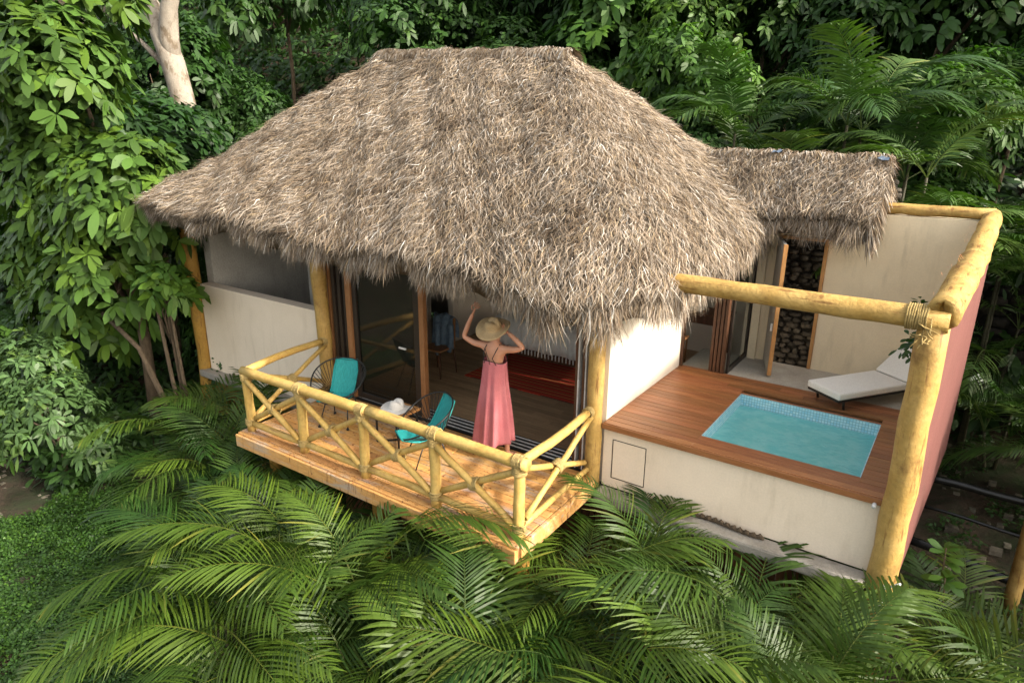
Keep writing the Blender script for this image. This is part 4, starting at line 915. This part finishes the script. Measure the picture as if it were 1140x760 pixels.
# ------------------------------------------------------------------ palms
def frond_mesh(L=1.9, arch=1.0, drop=.55, nl=40, ll=.50, seed=0, lw=.021, vee=.34, bare=.16):
    """frond growing along +x from the origin, arching up then over"""
    r = np.random.default_rng(seed); k = 60; u = np.linspace(0, 1, k)
    ang = arch - (arch + drop) * u ** 1.25; step = L / (k - 1)
    x = np.concatenate([[0], np.cumsum(np.cos(ang[:-1]) * step)]); z = np.concatenate([[0], np.cumsum(np.sin(ang[:-1]) * step)])
    sway = r.normal(0, .12); y = sway * u ** 2 * L * .6
    R = np.stack([x, y, z], -1); T = norm(np.gradient(R, axis=0))
    mb_v, mb_q, mb_c = [], [], []
    out = []
    for sd in (-1, 1):
        uu = np.linspace(bare, .985, nl) + r.normal(0, .004, nl); uu = np.clip(uu, 0, .99); ii = uu * (k - 1); i0 = ii.astype(int); fr = (ii - i0)[:, None]
        P0 = R[i0] * (1 - fr) + R[np.minimum(i0 + 1, k - 1)] * fr; Tt = T[i0]
        side = norm(np.cross(Tt, np.array([0, 0, 1.0]))) * -sd; upv = norm(np.cross(side, Tt) * sd); upv *= np.where(upv[:, 2:3] < 0, -1, 1)
        v = (uu - bare) / (1 - bare); prof = np.clip(np.sin(np.clip(v * .86 + .17, 0, 1) * PI) ** .6, .25, 1)
        fwd = .45 + .75 * v + r.normal(0, .05, nl)
        D = norm(side + Tt * fwd[:, None] + upv * (vee + r.normal(0, .08, nl))[:, None])
        B = np.tile([0, 0, -1.0], (nl, 1)) * (r.uniform(.22, .55, nl) + .05)[:, None] + Tt * .1
        Ll = ll * prof * r.uniform(.88, 1.1, nl); Wd = norm(np.cross(D, upv) + upv * .25 * sd)
        g = r.uniform(.8, 1.2, (nl, 1)); C = np.array([[1, 1, 1.0]]) * g; tip = C * np.array([[1.15, 1.05, .8]])
        dead = r.uniform(0, 1, nl) < .02; tip[dead] = [3.2, 1.7, 2.0]
        out.append(ribbons(P0, D, Wd, B, Ll, lw, [.35, .9, 1, .75, .05], C, tip))
    # rachis ribbon pair (crossed) pale green
    sd = norm(np.cross(T, [0, 0, 1.0])); 
    for wdir, wd_ in ((sd, .020), (norm(np.cross(sd, T)), .018)):
        taper = (1 - u * .85)[:, None]
        vt = np.stack([R - wdir * wd_ / 2 * taper, R + wdir * wd_ / 2 * taper], 1).reshape(-1, 3); j = np.arange(k - 1) * 2
        q = np.stack([j, j + 1, j + 3, j + 2], -1); out.append((vt, q, np.tile([2.2, 1.45, 2.0], (len(vt), 1))))
    return joinr(out)
def frond_set(matname, specs, name='frond'):
    ms = []
    for i, sp in enumerate(specs):
        v, q, c = frond_mesh(**sp, seed=i + 11); me = npmesh(name, v, q, c, False); me.materials.append(M[matname]); ms.append(me)
    return ms
FR = frond_set('palm', [dict(L=1.75, arch=.95, drop=.55), dict(L=1.9, arch=.85, drop=.75), dict(L=1.6, arch=.7, drop=.8), dict(L=2.0, arch=1.1, drop=.5), dict(L=1.7, arch=.55, drop=.6, vee=.15), dict(L=1.45, arch=1.2, drop=.3, ll=.38), dict(L=1.8, arch=.8, drop=1.05), dict(L=1.9, arch=1.0, drop=.9)])
FB = frond_set('palm_back', [dict(L=2.1, arch=.95, drop=.7, ll=.55, lw=.03), dict(L=2.3, arch=.8, drop=.95, ll=.58, lw=.032), dict(L=1.9, arch=.7, drop=.9, ll=.5, lw=.028), dict(L=2.3, arch=1.1, drop=.5, ll=.58, lw=.03)])
def palm(x, y, n, h, label, meshes=FR, cat='palm', group=None, scale=1.0, stems=4, name='areca_palm', spread=.22):
    z = float(ground_z(x, y)); root = empty(name, (x, y, z), label, cat, group)
    mb = MB(); tops = []
    for k in range(stems):
        a = random.uniform(0, 2 * PI); lean = random.uniform(.02, spread); hh = h * random.uniform(.7, 1.1)
        b0 = V(x + .08 * math.cos(a), y + .08 * math.sin(a), z - .05); t_ = V(x + math.cos(a) * lean, y + math.sin(a) * lean, z + hh)
        mb.tube([b0, (b0 + t_) / 2 + V(0, 0, .02), t_], [.035, .028, .022], 8); tops.append((t_, a))
    mb.build('stems', 'palmstem', root)
    for k in range(n):
        t_, a0 = tops[k % stems]; me = meshes[random.randrange(len(meshes))]; o = bpy.data.objects.new('frond', me); col.objects.link(o); o.parent = root
        o.location = Vector(t_) - Vector((x, y, z)); a = k * 2.399 + random.uniform(-.35, .35)
        s3 = scale * random.uniform(.72, 1.08); o.scale = (s3, s3, s3); o.rotation_euler = (random.uniform(-.25, .25), random.uniform(-.35, .22), a)
    return root
front = [(-6.3, -1.0, 'spreading areca palm at the far left of the palm bed'), (-5.75, -.45, 'areca palm against the amber corner post of the villa'), (-5.15, -1.5, 'areca palm beyond the left edge of the ground cover'),
 (-4.95, -1.25, 'areca palm touching the left side of the deck'), (-3.9, -2.05, 'areca palm just below the left corner post of the railing'),
 (-3.0, -2.7, 'areca palm at the edge of the ground cover below the deck'), (-3.1, -2.25, 'areca palm below the first bay of the railing'), (-2.75, -3.15, 'areca palm left of the bottom centre with dense fronds'),
 (-2.2, -2.3, 'areca palm below the second post of the railing'), (-1.75, -3.2, 'low areca palm at the bottom below the middle of the deck'), (-1.3, -2.35, 'areca palm below the third bay of the railing'),
 (-.75, -3.1, 'areca palm at the bottom centre'), (-.4, -2.2, 'areca palm in front of the right corner of the deck'), (.25, -2.75, 'areca palm at the bottom right of the deck corner'),
 (.55, -1.35, 'areca palm beside the right end of the deck'), (1.1, -2.15, 'areca palm below the access panel, nearest to the camera'), (1.3, -1.05, 'areca palm reaching over the concrete ledge'),
 (2.0, -1.6, 'areca palm at the bottom below the pool wall'), (2.2, -.75, 'areca palm under the middle of the pool wall'), (2.75, -1.55, 'areca palm at the bottom right in front of the thick post'),
 (3.45, -.75, 'areca palm at the foot of the thick log post'), (3.75, .3, 'areca palm right of the thick post near the pipes'), (4.3, -.35, 'areca palm in the bottom right corner')]
for x, y, lab in front:
    hh = .95 + .15 * math.sin(x * 3); palm(x, y, 12, hh + (.5 if 1.6 < x < 3 else .2 if x > 1.2 else .36 if x > 1 else .08 if x > .4 else .22 if x > -.6 else .06), lab, scale=1.12, group='areca palms in front of the villa')
back = [(-.7, 6.2, 5.3, 'jungle palm behind the small doorway roof at its left end'), (.3, 6.1, 5.6, 'tall jungle palm above the left half of the small doorway roof'), (1.2, 5.8, 5.6, 'jungle palm with large pale fronds above the right half of the doorway roof'), (1.9, 6.7, 6.0, 'high jungle palm behind the right end of the doorway roof'),
 (2.4, 5.6, 5.0, 'jungle palm above the thin log of the back wall'), (3.0, 6.9, 4.9, 'jungle palm behind the top corner of the log frame'), (3.6, 7.8, 4.2, 'jungle palm right of the corner where the top logs meet'), (4.3, 8.5, 4.0, 'jungle palm at the right edge of the view'),
 (3.8, 8.0, 2.2, 'low jungle palm hanging over the retaining wall'), (4.1, 7.5, 1.1, 'low jungle palm in the shade right of the pink wall'), (5.0, 6.7, .8, 'low shaded palm at the right edge above the pipes')]
for x, y, h, lab in back: palm(x, y, 14, h, lab, FB, group='palms on the slope behind the terrace', name='jungle_palm', stems=2, spread=.25, scale=1.0)

# ------------------------------------------------------------------ broadleaf foliage
def rosettes(C, Nn, R, per, ll, lw, droop=.35, cvar=.25, seed=1, young=.15):
    """C centres, Nn outward axis; per leaves radiating round each axis"""
    n = len(C); a = rng.uniform(0, 2 * PI, (n, per)) + np.arange(per) * 2 * PI / per
    ax = norm(Nn); t1 = norm(np.cross(ax, rand_unit(n))); t2 = np.cross(ax, t1)
    dirr = t1[:, None] * np.cos(a)[..., None] + t2[:, None] * np.sin(a)[..., None]
    D = norm(dirr + ax[:, None] * rng.uniform(-.1, .7, (n, per, 1))).reshape(-1, 3); axr = np.repeat(ax, per, 0)
    P0 = np.repeat(C, per, 0) + axr * rng.uniform(-.06, .03, (n * per, 1)) + D * .02
    Wd = norm(np.cross(D, axr) + axr * rng.normal(0, .25, (n * per, 1))); B = np.tile([0, 0, -1.0], (n * per, 1)) * rng.uniform(.1, droop * 2, (n * per, 1))
    L = ll * rng.uniform(.65, 1.12, n * per); W = L * lw
    g = np.repeat(rng.uniform(1 - cvar, 1 + cvar, (n, 1)), per, 0) * rng.uniform(.85, 1.15, (n * per, 1)); Cc = np.ones((n * per, 3)) * g
    y_ = np.repeat(rng.uniform(0, 1, n) < young, per); Cc[y_] *= np.array([1.35, 1.22, .85])
    return ribbons(P0, D, Wd, B, L, W, [.1, .5, .85, 1, .85, .1], Cc)
def shell_points(n, blobs):
    """points near the surface of a union of ellipsoids, outward normals"""
    w_ = np.array([b[1][0] * b[1][2] for b in blobs]); k = rng.choice(len(blobs), n, p=w_ / w_.sum())
    c = np.array([b[0] for b in blobs])[k]; r = np.array([b[1] for b in blobs])[k]; u = rand_unit(n); u[:, 2] = np.where(u[:, 2] < -.4, -u[:, 2], u[:, 2])
    rad = rng.uniform(.55, 1.05, (n, 1)) ** .6; return c + u * r * rad, norm(u / r + np.array([0, 0, .35]))
def tree(name, x, y, zc, blobs, n, per, ll, lw, mat, label, trunk=.12, tmat='bark', group=None, cat='tree', young=.12, cvar=.3, me=None, limbs=5, droop=.35):
    z = float(ground_z(x, y)); root = empty(name, (x, y, z), label, cat, group)
    bl = [((x + b[0][0], y + b[0][1], zc + b[0][2]), b[1]) for b in blobs]
    if me is None:
        C, Nn = shell_points(n, bl); v, q, c = rosettes(C, Nn, 0, per, ll, lw, droop, cvar, young=young); me = npmesh('crown', v - np.array([x, y, zc]), q, c, True); me.materials.append(M[mat])
    o = bpy.data.objects.new('crown', me); col.objects.link(o); o.parent = root; o.location = (0, 0, zc - z)
    mb = MB(); top = V(x, y, zc); mb.tube([V(x, y, z - .2), V(x + .1, y, (z + zc) / 2), top], [trunk, trunk * .75, trunk * .5], 10, lump=.05)
    for k in range(limbs):
        b = bl[k % len(bl)]; e = V(*b[0]) + rand_unit(1)[0] * V(*b[1]) * .6; s0 = V(x, y, z + (zc - z) * random.uniform(.55, .95)); mid = (s0 + e) / 2 + rand_unit(1)[0] * .15
        mb.tube([s0, mid, e], [trunk * .45, trunk * .3, trunk * .12], 7)
    mb.build('trunk', tmat, root); return root, me
# left: broad leaved tree close to the villa
R1 = [((-2.6, .3, 1.6), (1.3, 1.0, 1.3)), ((-.1, -.4, -.5), (1.0, .7, .8)), ((-2.8, 0, -1.2), (1.2, .9, 1.2)), ((0, 0, 0), (1.5, 1.0, 1.2)), ((-.9, -.3, 1.9), (1.5, 1.0, 1.3)), ((-.4, -.3, -1.4), (1.2, .9, 1.0)), ((-1.6, -.2, -2.2), (1.3, .9, 1.1)), ((.5, .1, .6), (.8, .7, .6)), ((-1.9, 0, .3), (1.4, 1, 1.4)), ((-1.5, .4, 3.4), (1.6, 1.0, 1.1))]
tree('broadleaf_tree', -8.6, -.55, 2.4, R1, 1650, 8, .29, .46, 'bigleaf', 'large broad leaved tree left of the thatch roof', .12, young=.25, limbs=14)
tree('broadleaf_shrub', -7.25, -.75, 1.35, [((0, 0, 0), (.5, .4, .35)), ((.25, .1, -.1), (.3, .3, .25))], 60, 8, .24, .42, 'bigleaf', 'small shrub with bright drooping leaves beside the corner post', .035, young=.6, cat='shrub', limbs=6)
tree('broadleaf_shrub', -8.7, -2.1, -.9, [((0, 0, 0), (.9, .8, .9)), ((-.9, .2, .4), (.9, .7, .9)), ((.5, .3, -.5), (.6, .5, .5))], 420, 8, .17, .36, 'paleleaf', 'pale green whorled shrub at the left edge above the bare patch', .04, young=.1, cat='shrub', limbs=8)
tree('broadleaf_shrub', -9.9, -2.9, -1.0, [((0, 0, 0), (1.0, .8, .9)), ((-.9, .4, .8), (.9, .8, 1.0))], 330, 8, .2, .4, 'bigleaf', 'dark green shrub at the far left edge beside the pale shrub', .04, young=.1, cat='shrub', limbs=8)
tree('broadleaf_shrub', -7.4, .5, -.6, [((0, 0, 0), (.8, .6, .8)), ((-.9, .3, .6), (.9, .7, 1.0)), ((-1.6, .5, 1.9), (1.0, .8, 1.2))], 600, 8, .15, .42, 'jungle', 'dark dense shrub in the shade behind the corner post', .05, cat='shrub', limbs=8)
# bare leaning stems in front of the dark shrub
for k, (pts, r, lab) in enumerate((([(-6.95, -.9, -1.9), (-7.2, -1.0, -.6), (-7.7, -1.05, .3), (-8.6, -1.1, .75)], .055, 'thick mottled stem bending left below the bright shrub'),
        ([(-6.85, -.85, -1.9), (-7.1, -.9, -.2), (-7.35, -.85, 1.2)], .035, 'slim straight stem rising to the bright shrub, left of its twin'),
        ([(-6.75, -.75, -1.9), (-6.95, -.8, -.3), (-7.15, -.75, 1.25)], .032, 'slim straight stem closest to the corner post'))):
    mb = MB(); P4 = [V(*p) for p in pts]; mb.tube(P4, [r, r * .9] + [r * .7] * (len(P4) - 2), 9, lump=.06); tag(mb.build('bare_stem', 'bark'), lab, 'stem')
# white trunk tree
wt = empty('pale_tree', (-13.5, 4, float(ground_z(-13.5, 4))), 'tall tree with a smooth pale forked trunk at the upper left', 'tree')
zz = float(ground_z(-13.5, 4)); mb = MB()
mb.tube([(-13.3, 4, zz - .3), (-13.6, 4, 2.0), (-13.76, 4, 3.67), (-14.15, 4, 5.15), (-14.45, 4, 5.8), (-14.95, 4.1, 6.5), (-16.3, 4.3, 7.6), (-18, 4.6, 8.5)], [.34, .30, .27, .28, .27, .22, .17, .1], 16, lump=.03)
mb.tube([(-14.1, 4, 5.1), (-14.2, 4, 5.7), (-14.0, 4, 6.4), (-13.5, 4.1, 7.4), (-12, 4.2, 8.6)], [.2, .24, .2, .16, .1], 12, lump=.03)
mb.tube([(-14.2, 4, 4.9), (-15.0, 3.8, 5.6), (-15.9, 3.7, 6.2)], [.1, .06, .03], 8)
mb.build('trunk', 'whitebark', wt)
C, Nn = shell_points(500, [((-16, 5, 10.5), (3, 2.5, 1.6)), ((-12, 4.8, 11), (3, 2.5, 1.6))]); v, q, c = rosettes(C, Nn, 0, 8, .3, .4); link('crown', npmesh('crown', v, q, c), 'jungle', wt)
# jungle on the slope: a few crown meshes shared by many trees
def proto(n, per, ll, lw, mat, young, cvar=.35, droop=.35, r=1.0):
    bl = [((0, 0, 0), (1.6 * r, 1.2 * r, 1.3 * r))] + [(tuple(rand_unit(1)[0] * V(1.4, 1.0, 1.1) * r), (.8 * r, .7 * r, .65 * r)) for _ in range(7)]
    C, Nn = shell_points(n, bl); v, q, c = rosettes(C, Nn, 0, per, ll, lw, droop, cvar, young=young); me = npmesh('crown', v, q, c, True); me.materials.append(M[mat]); return me
PR = {'small': proto(1500, 8, .12, .5, 'jungle', .06), 'small2': proto(1400, 8, .14, .42, 'jungle', .1), 'mid': proto(900, 8, .2, .45, 'jungle', .12), 'bright': proto(1100, 9, .16, .38, 'brightleaf', .25), 'big': proto(520, 8, .27, .45, 'brightleaf', .08)}
hill = [
 (7.6, 2.4, .9, 'mid', 1.3, 'bushy tree outside the right edge that shades the dirt'), (7.6, 5.6, 1.3, 'small2', 1.4, 'taller bushy tree outside the right edge that shades the pipes'),
 (.2, 8.8, 3.4, 'small2', 1.1, 'low dark tree behind the ridge of the doorway roof'), (2.6, 8.9, 3.8, 'bright', 1.0, 'low bright tree behind the palms at the right'), (4.4, 9.2, 4.4, 'small', 1.2, 'low dark tree behind the palms near the right edge'), (-4.9, 8.8, 3.6, 'small', 1.2, 'low dark tree hidden behind the right half of the ridge'), (6.4, 8.8, 3.0, 'bright', 1.1, 'low bright tree at the right edge'),
 (-20.5, 8, 3.5, 'mid', 1.5, 'dark tree at the far upper left behind the pale trunk'), (-17, 7.5, 3.0, 'small2', 1.5, 'dark bushy tree right behind the pale trunk'), (-14.2, 6.5, 1.9, 'small', 1.1, 'low dark shrub between pale trunk and thatch roof'),
 (-12.2, 8.5, 2.9, 'small', 1.4, 'dark bushy tree right of the pale trunk'), (-18.5, 11, 8.2, 'mid', 1.8, 'high dark tree above the left end of the roof'), (-13.5, 12, 7.2, 'small2', 1.9, 'high dark tree over the left hip of the roof'),
 (-10.2, 10.5, 5.2, 'small', 1.7, 'fine leaved tree behind the left end of the ridge'), (-9.2, 13, 8.2, 'small', 1.8, 'high fine leaved tree above the left half of the ridge'), (-7.4, 9.5, 4.4, 'small2', 1.4, 'fine leaved tree behind the middle of the ridge'),
 (-6.3, 11.8, 7.2, 'mid', 1.7, 'tree above the middle of the ridge'), (-4.6, 9.6, 5.0, 'big', 1.25, 'large leaved tree behind the right end of the ridge'), (-3.6, 12, 7.6, 'bright', 1.6, 'bright tree at the top right of the ridge'),
 (-3.0, 9.2, 4.3, 'bright', 1.2, 'bright green tree behind the right hip of the roof'), (-1.6, 10.6, 5.8, 'bright', 1.25, 'bright feathery tree above the right hip'), (-1.6, 13, 8.6, 'small', 1.8, 'high dark tree above the bright feathery tree'),
 (-.2, 11, 5.9, 'small2', 1.3, 'dark tree above the small doorway roof'), (.8, 12.5, 7.6, 'bright', 1.4, 'bright tree at the top, left of the upper right palms'), (1.8, 10.8, 5.8, 'mid', 1.3, 'dark tree behind the largest pale palm frond'),
 (3.2, 11.6, 7.0, 'bright', 1.2, 'bright branching tree at the upper right'), (4.8, 11.5, 6.6, 'mid', 1.4, 'tree in the upper right corner'), (6.3, 10.2, 4.8, 'small2', 1.4, 'dark tree at the right edge above the palms'),
 (-1.0, 8.6, 1.8, 'small', 1.3, 'dark undergrowth bush behind the doorway roof'), (1.4, 9.2, 2.0, 'small2', 1.3, 'dark undergrowth bush behind the back wall'), (5.5, 9.4, 3.0, 'small', 1.1, 'dark bush above the retaining wall'),
 (-10.6, 3.5, .3, 'small', 1.3, 'dark bush in the shade left of the villa'), (-12.5, 2.2, 0.2, 'small2', 1.5, 'dark bush behind the broad leaved tree'), (-14.5, 1.2, 1.5, 'mid', 1.7, 'shaded tree behind the left edge of the broad leaved tree'), (-10.8, 1.2, 2.6, 'mid', 1.3, 'tree behind the broad leaved tree at mid height'),
 (-17.6, 5.2, 4.6, 'mid', 1.5, 'tree left of the pale trunk in the upper left corner'), (-12.9, -.6, 6.3, 'mid', 1.1, 'tree at the top left corner above the broad leaves')]
for x, y, zc, pk, s3, lab in hill:
    z = float(ground_z(x, y)); root = empty('jungle_tree', (x, y, z), lab, 'tree', 'trees and bushes on the slope')
    o = bpy.data.objects.new('crown', PR[pk]); col.objects.link(o); o.parent = root; o.location = (0, 0, zc - z); o.rotation_euler = (0, 0, random.uniform(0, 6.28)); o.scale = (s3 * random.uniform(.9, 1.1), s3, s3 * random.uniform(.85, 1.1))
    mb = MB(); mb.tube([V(x, y, z - .2), V(x + .15, y, (z + zc) / 2), V(x, y, zc)], [.09, .07, .04], 8)
    for k in range(6):
        e = V(x, y, zc) + rand_unit(1)[0] * V(1.3, 1, 1.1) * s3; s0 = V(x, y, z + (zc - z) * random.uniform(.6, .95)); mb.tube([s0, (s0 + e) / 2 + rand_unit(1)[0] * .2, e], [.05, .035, .012], 6)
    mb.build('trunk', 'bark', root)
# far-off woods and undergrowth: one mass each
n = 26000; x = rng.uniform(-34, 14, n); y = rng.uniform(8.0, 30, n); z = ground_z(x, y) + rng.uniform(0, 1.6, n) ** 1.5; C = np.stack([x, y, z], -1)
v, q, c = rosettes(C, np.tile([0, -.5, .9], (n, 1)) + rand_unit(n) * .5, 0, 6, .32, .45, young=.05); tag(link('undergrowth', npmesh('undergrowth', v, q, c), 'jungle'), 'dense dark undergrowth covering the slope behind the trees', kind='stuff')
n = 6000; x = rng.uniform(-22, -7.9, n); y = rng.uniform(-2.4, 8.0, n); ok = ~((x > -8) & (y > -.3)); x, y = x[ok], y[ok]; n = len(x); z = ground_z(x, y) + rng.uniform(0, 1.0, n) ** 1.5
v, q, c = rosettes(np.stack([x, y, z], -1), np.tile([.2, -.4, .9], (n, 1)) + rand_unit(n) * .4, 0, 6, .2, .45, young=.06); tag(link('undergrowth', npmesh('undergrowth', v, q, c), 'jungle'), 'leafy undergrowth on the ground left of the villa', kind='stuff')
# ground cover
n = 40000; x = rng.uniform(-9.6, -1.5, n); y = rng.uniform(-5.6, -1.5, n)
dens = np.sin(x * 1.7 + .5) * np.sin(y * 2.3) + rng.normal(0, .5, n); bare = (x < -8.6 + .35 * np.sin(y * 4)) & (y > -3.4); ok = (dens > -.9) & ~bare; x, y = x[ok], y[ok]; n = len(x)
z = ground_z(x, y) + .03 + .08 * (np.sin(x * 5) * np.sin(y * 6) * .5 + .5) + rng.uniform(0, .07, n)
v, q, c = rosettes(np.stack([x, y, z], -1), np.tile([0, 0, 1.0], (n, 1)) + rand_unit(n) * .45, 0, 5, .048, .6, .3, .4, young=.2)
tag(link('ground_cover', npmesh('ground_cover', v, q, c), 'cover'), 'low carpet of small green leaves at the lower left', kind='stuff')
# dirt-side weeds at right
n = 900; x = rng.uniform(3.3, 6.0, n); y = rng.uniform(2.6, 8.2, n); ok = np.sin(x * 3.1) * np.sin(y * 2.3) > .15; x, y = x[ok], y[ok]; n = len(x)
v, q, c = rosettes(np.stack([x, y, ground_z(x, y) + rng.uniform(.02, .25, n)], -1), np.tile([0, 0, 1.0], (n, 1)) + rand_unit(n) * .4, 0, 6, .09, .45); tag(link('weeds', npmesh('weeds', v, q, c), 'jungle'), 'small weeds on the dark dirt right of the pink wall', kind='stuff')
# shrub with rosettes at the foot of the thick post
def sprig(name, base, tips, ll, per, label, mat='brightleaf', cat='shrub', r=.012, tiers=2):
    root = empty(name, base, label, cat); mb = MB(); Cs = []; Ns = []
    for tp in tips:
        b = V(*base); t_ = V(*tp); mid = (b + t_) / 2 + rand_unit(1)[0] * .06; mb.tube([b, mid, t_], [r, r * .8, r * .5], 7); dd = norm(t_ - mid)
        for k in range(tiers): Cs.append(t_ - dd * .07 * k); Ns.append(dd * .6 + V(0, 0, .6))
    mb.build('stem', 'bark', root); v, q, c = rosettes(np.array(Cs), np.array(Ns), 0, per, ll, .5, .15, .15, young=.3); link('leaves', npmesh('leaves', v, q, c, True), mat, root); return root
sprig('young_shrub', (3.65, .6, -2.05), [(3.42, .75, -.02), (3.46, .6, -.25), (3.85, .45, -.72), (4.0, .6, -.85)], .17, 7, 'young shrub with bright green leaf rosettes on pale stems by the thick post')
sprig('ledge_weed', (.78, -.08, -.09), [(.75, -.1, .0), (.82, -.1, -.01)], .05, 6, 'tiny green weed on the ledge left of the hose', cat='weed', r=.004)
sprig('ledge_weed', (1.13, -.06, -.09), [(1.08, -.1, .0), (1.18, -.1, .0), (1.13, -.12, .02)], .06, 6, 'yellow green weed on the ledge near the middle of the hose', cat='weed', r=.004)
sprig('climbing_vine', (2.93, .5, 2.2), [(2.80, .25, 2.12), (2.76, .2, 2.0), (2.84, .3, 1.95), (2.8, .9, 2.3), (2.86, .15, 2.1)], .07, 6, 'small leafy vine hanging inside the pink wall near the thick post', 'jungle', 'vine', .004, 3)
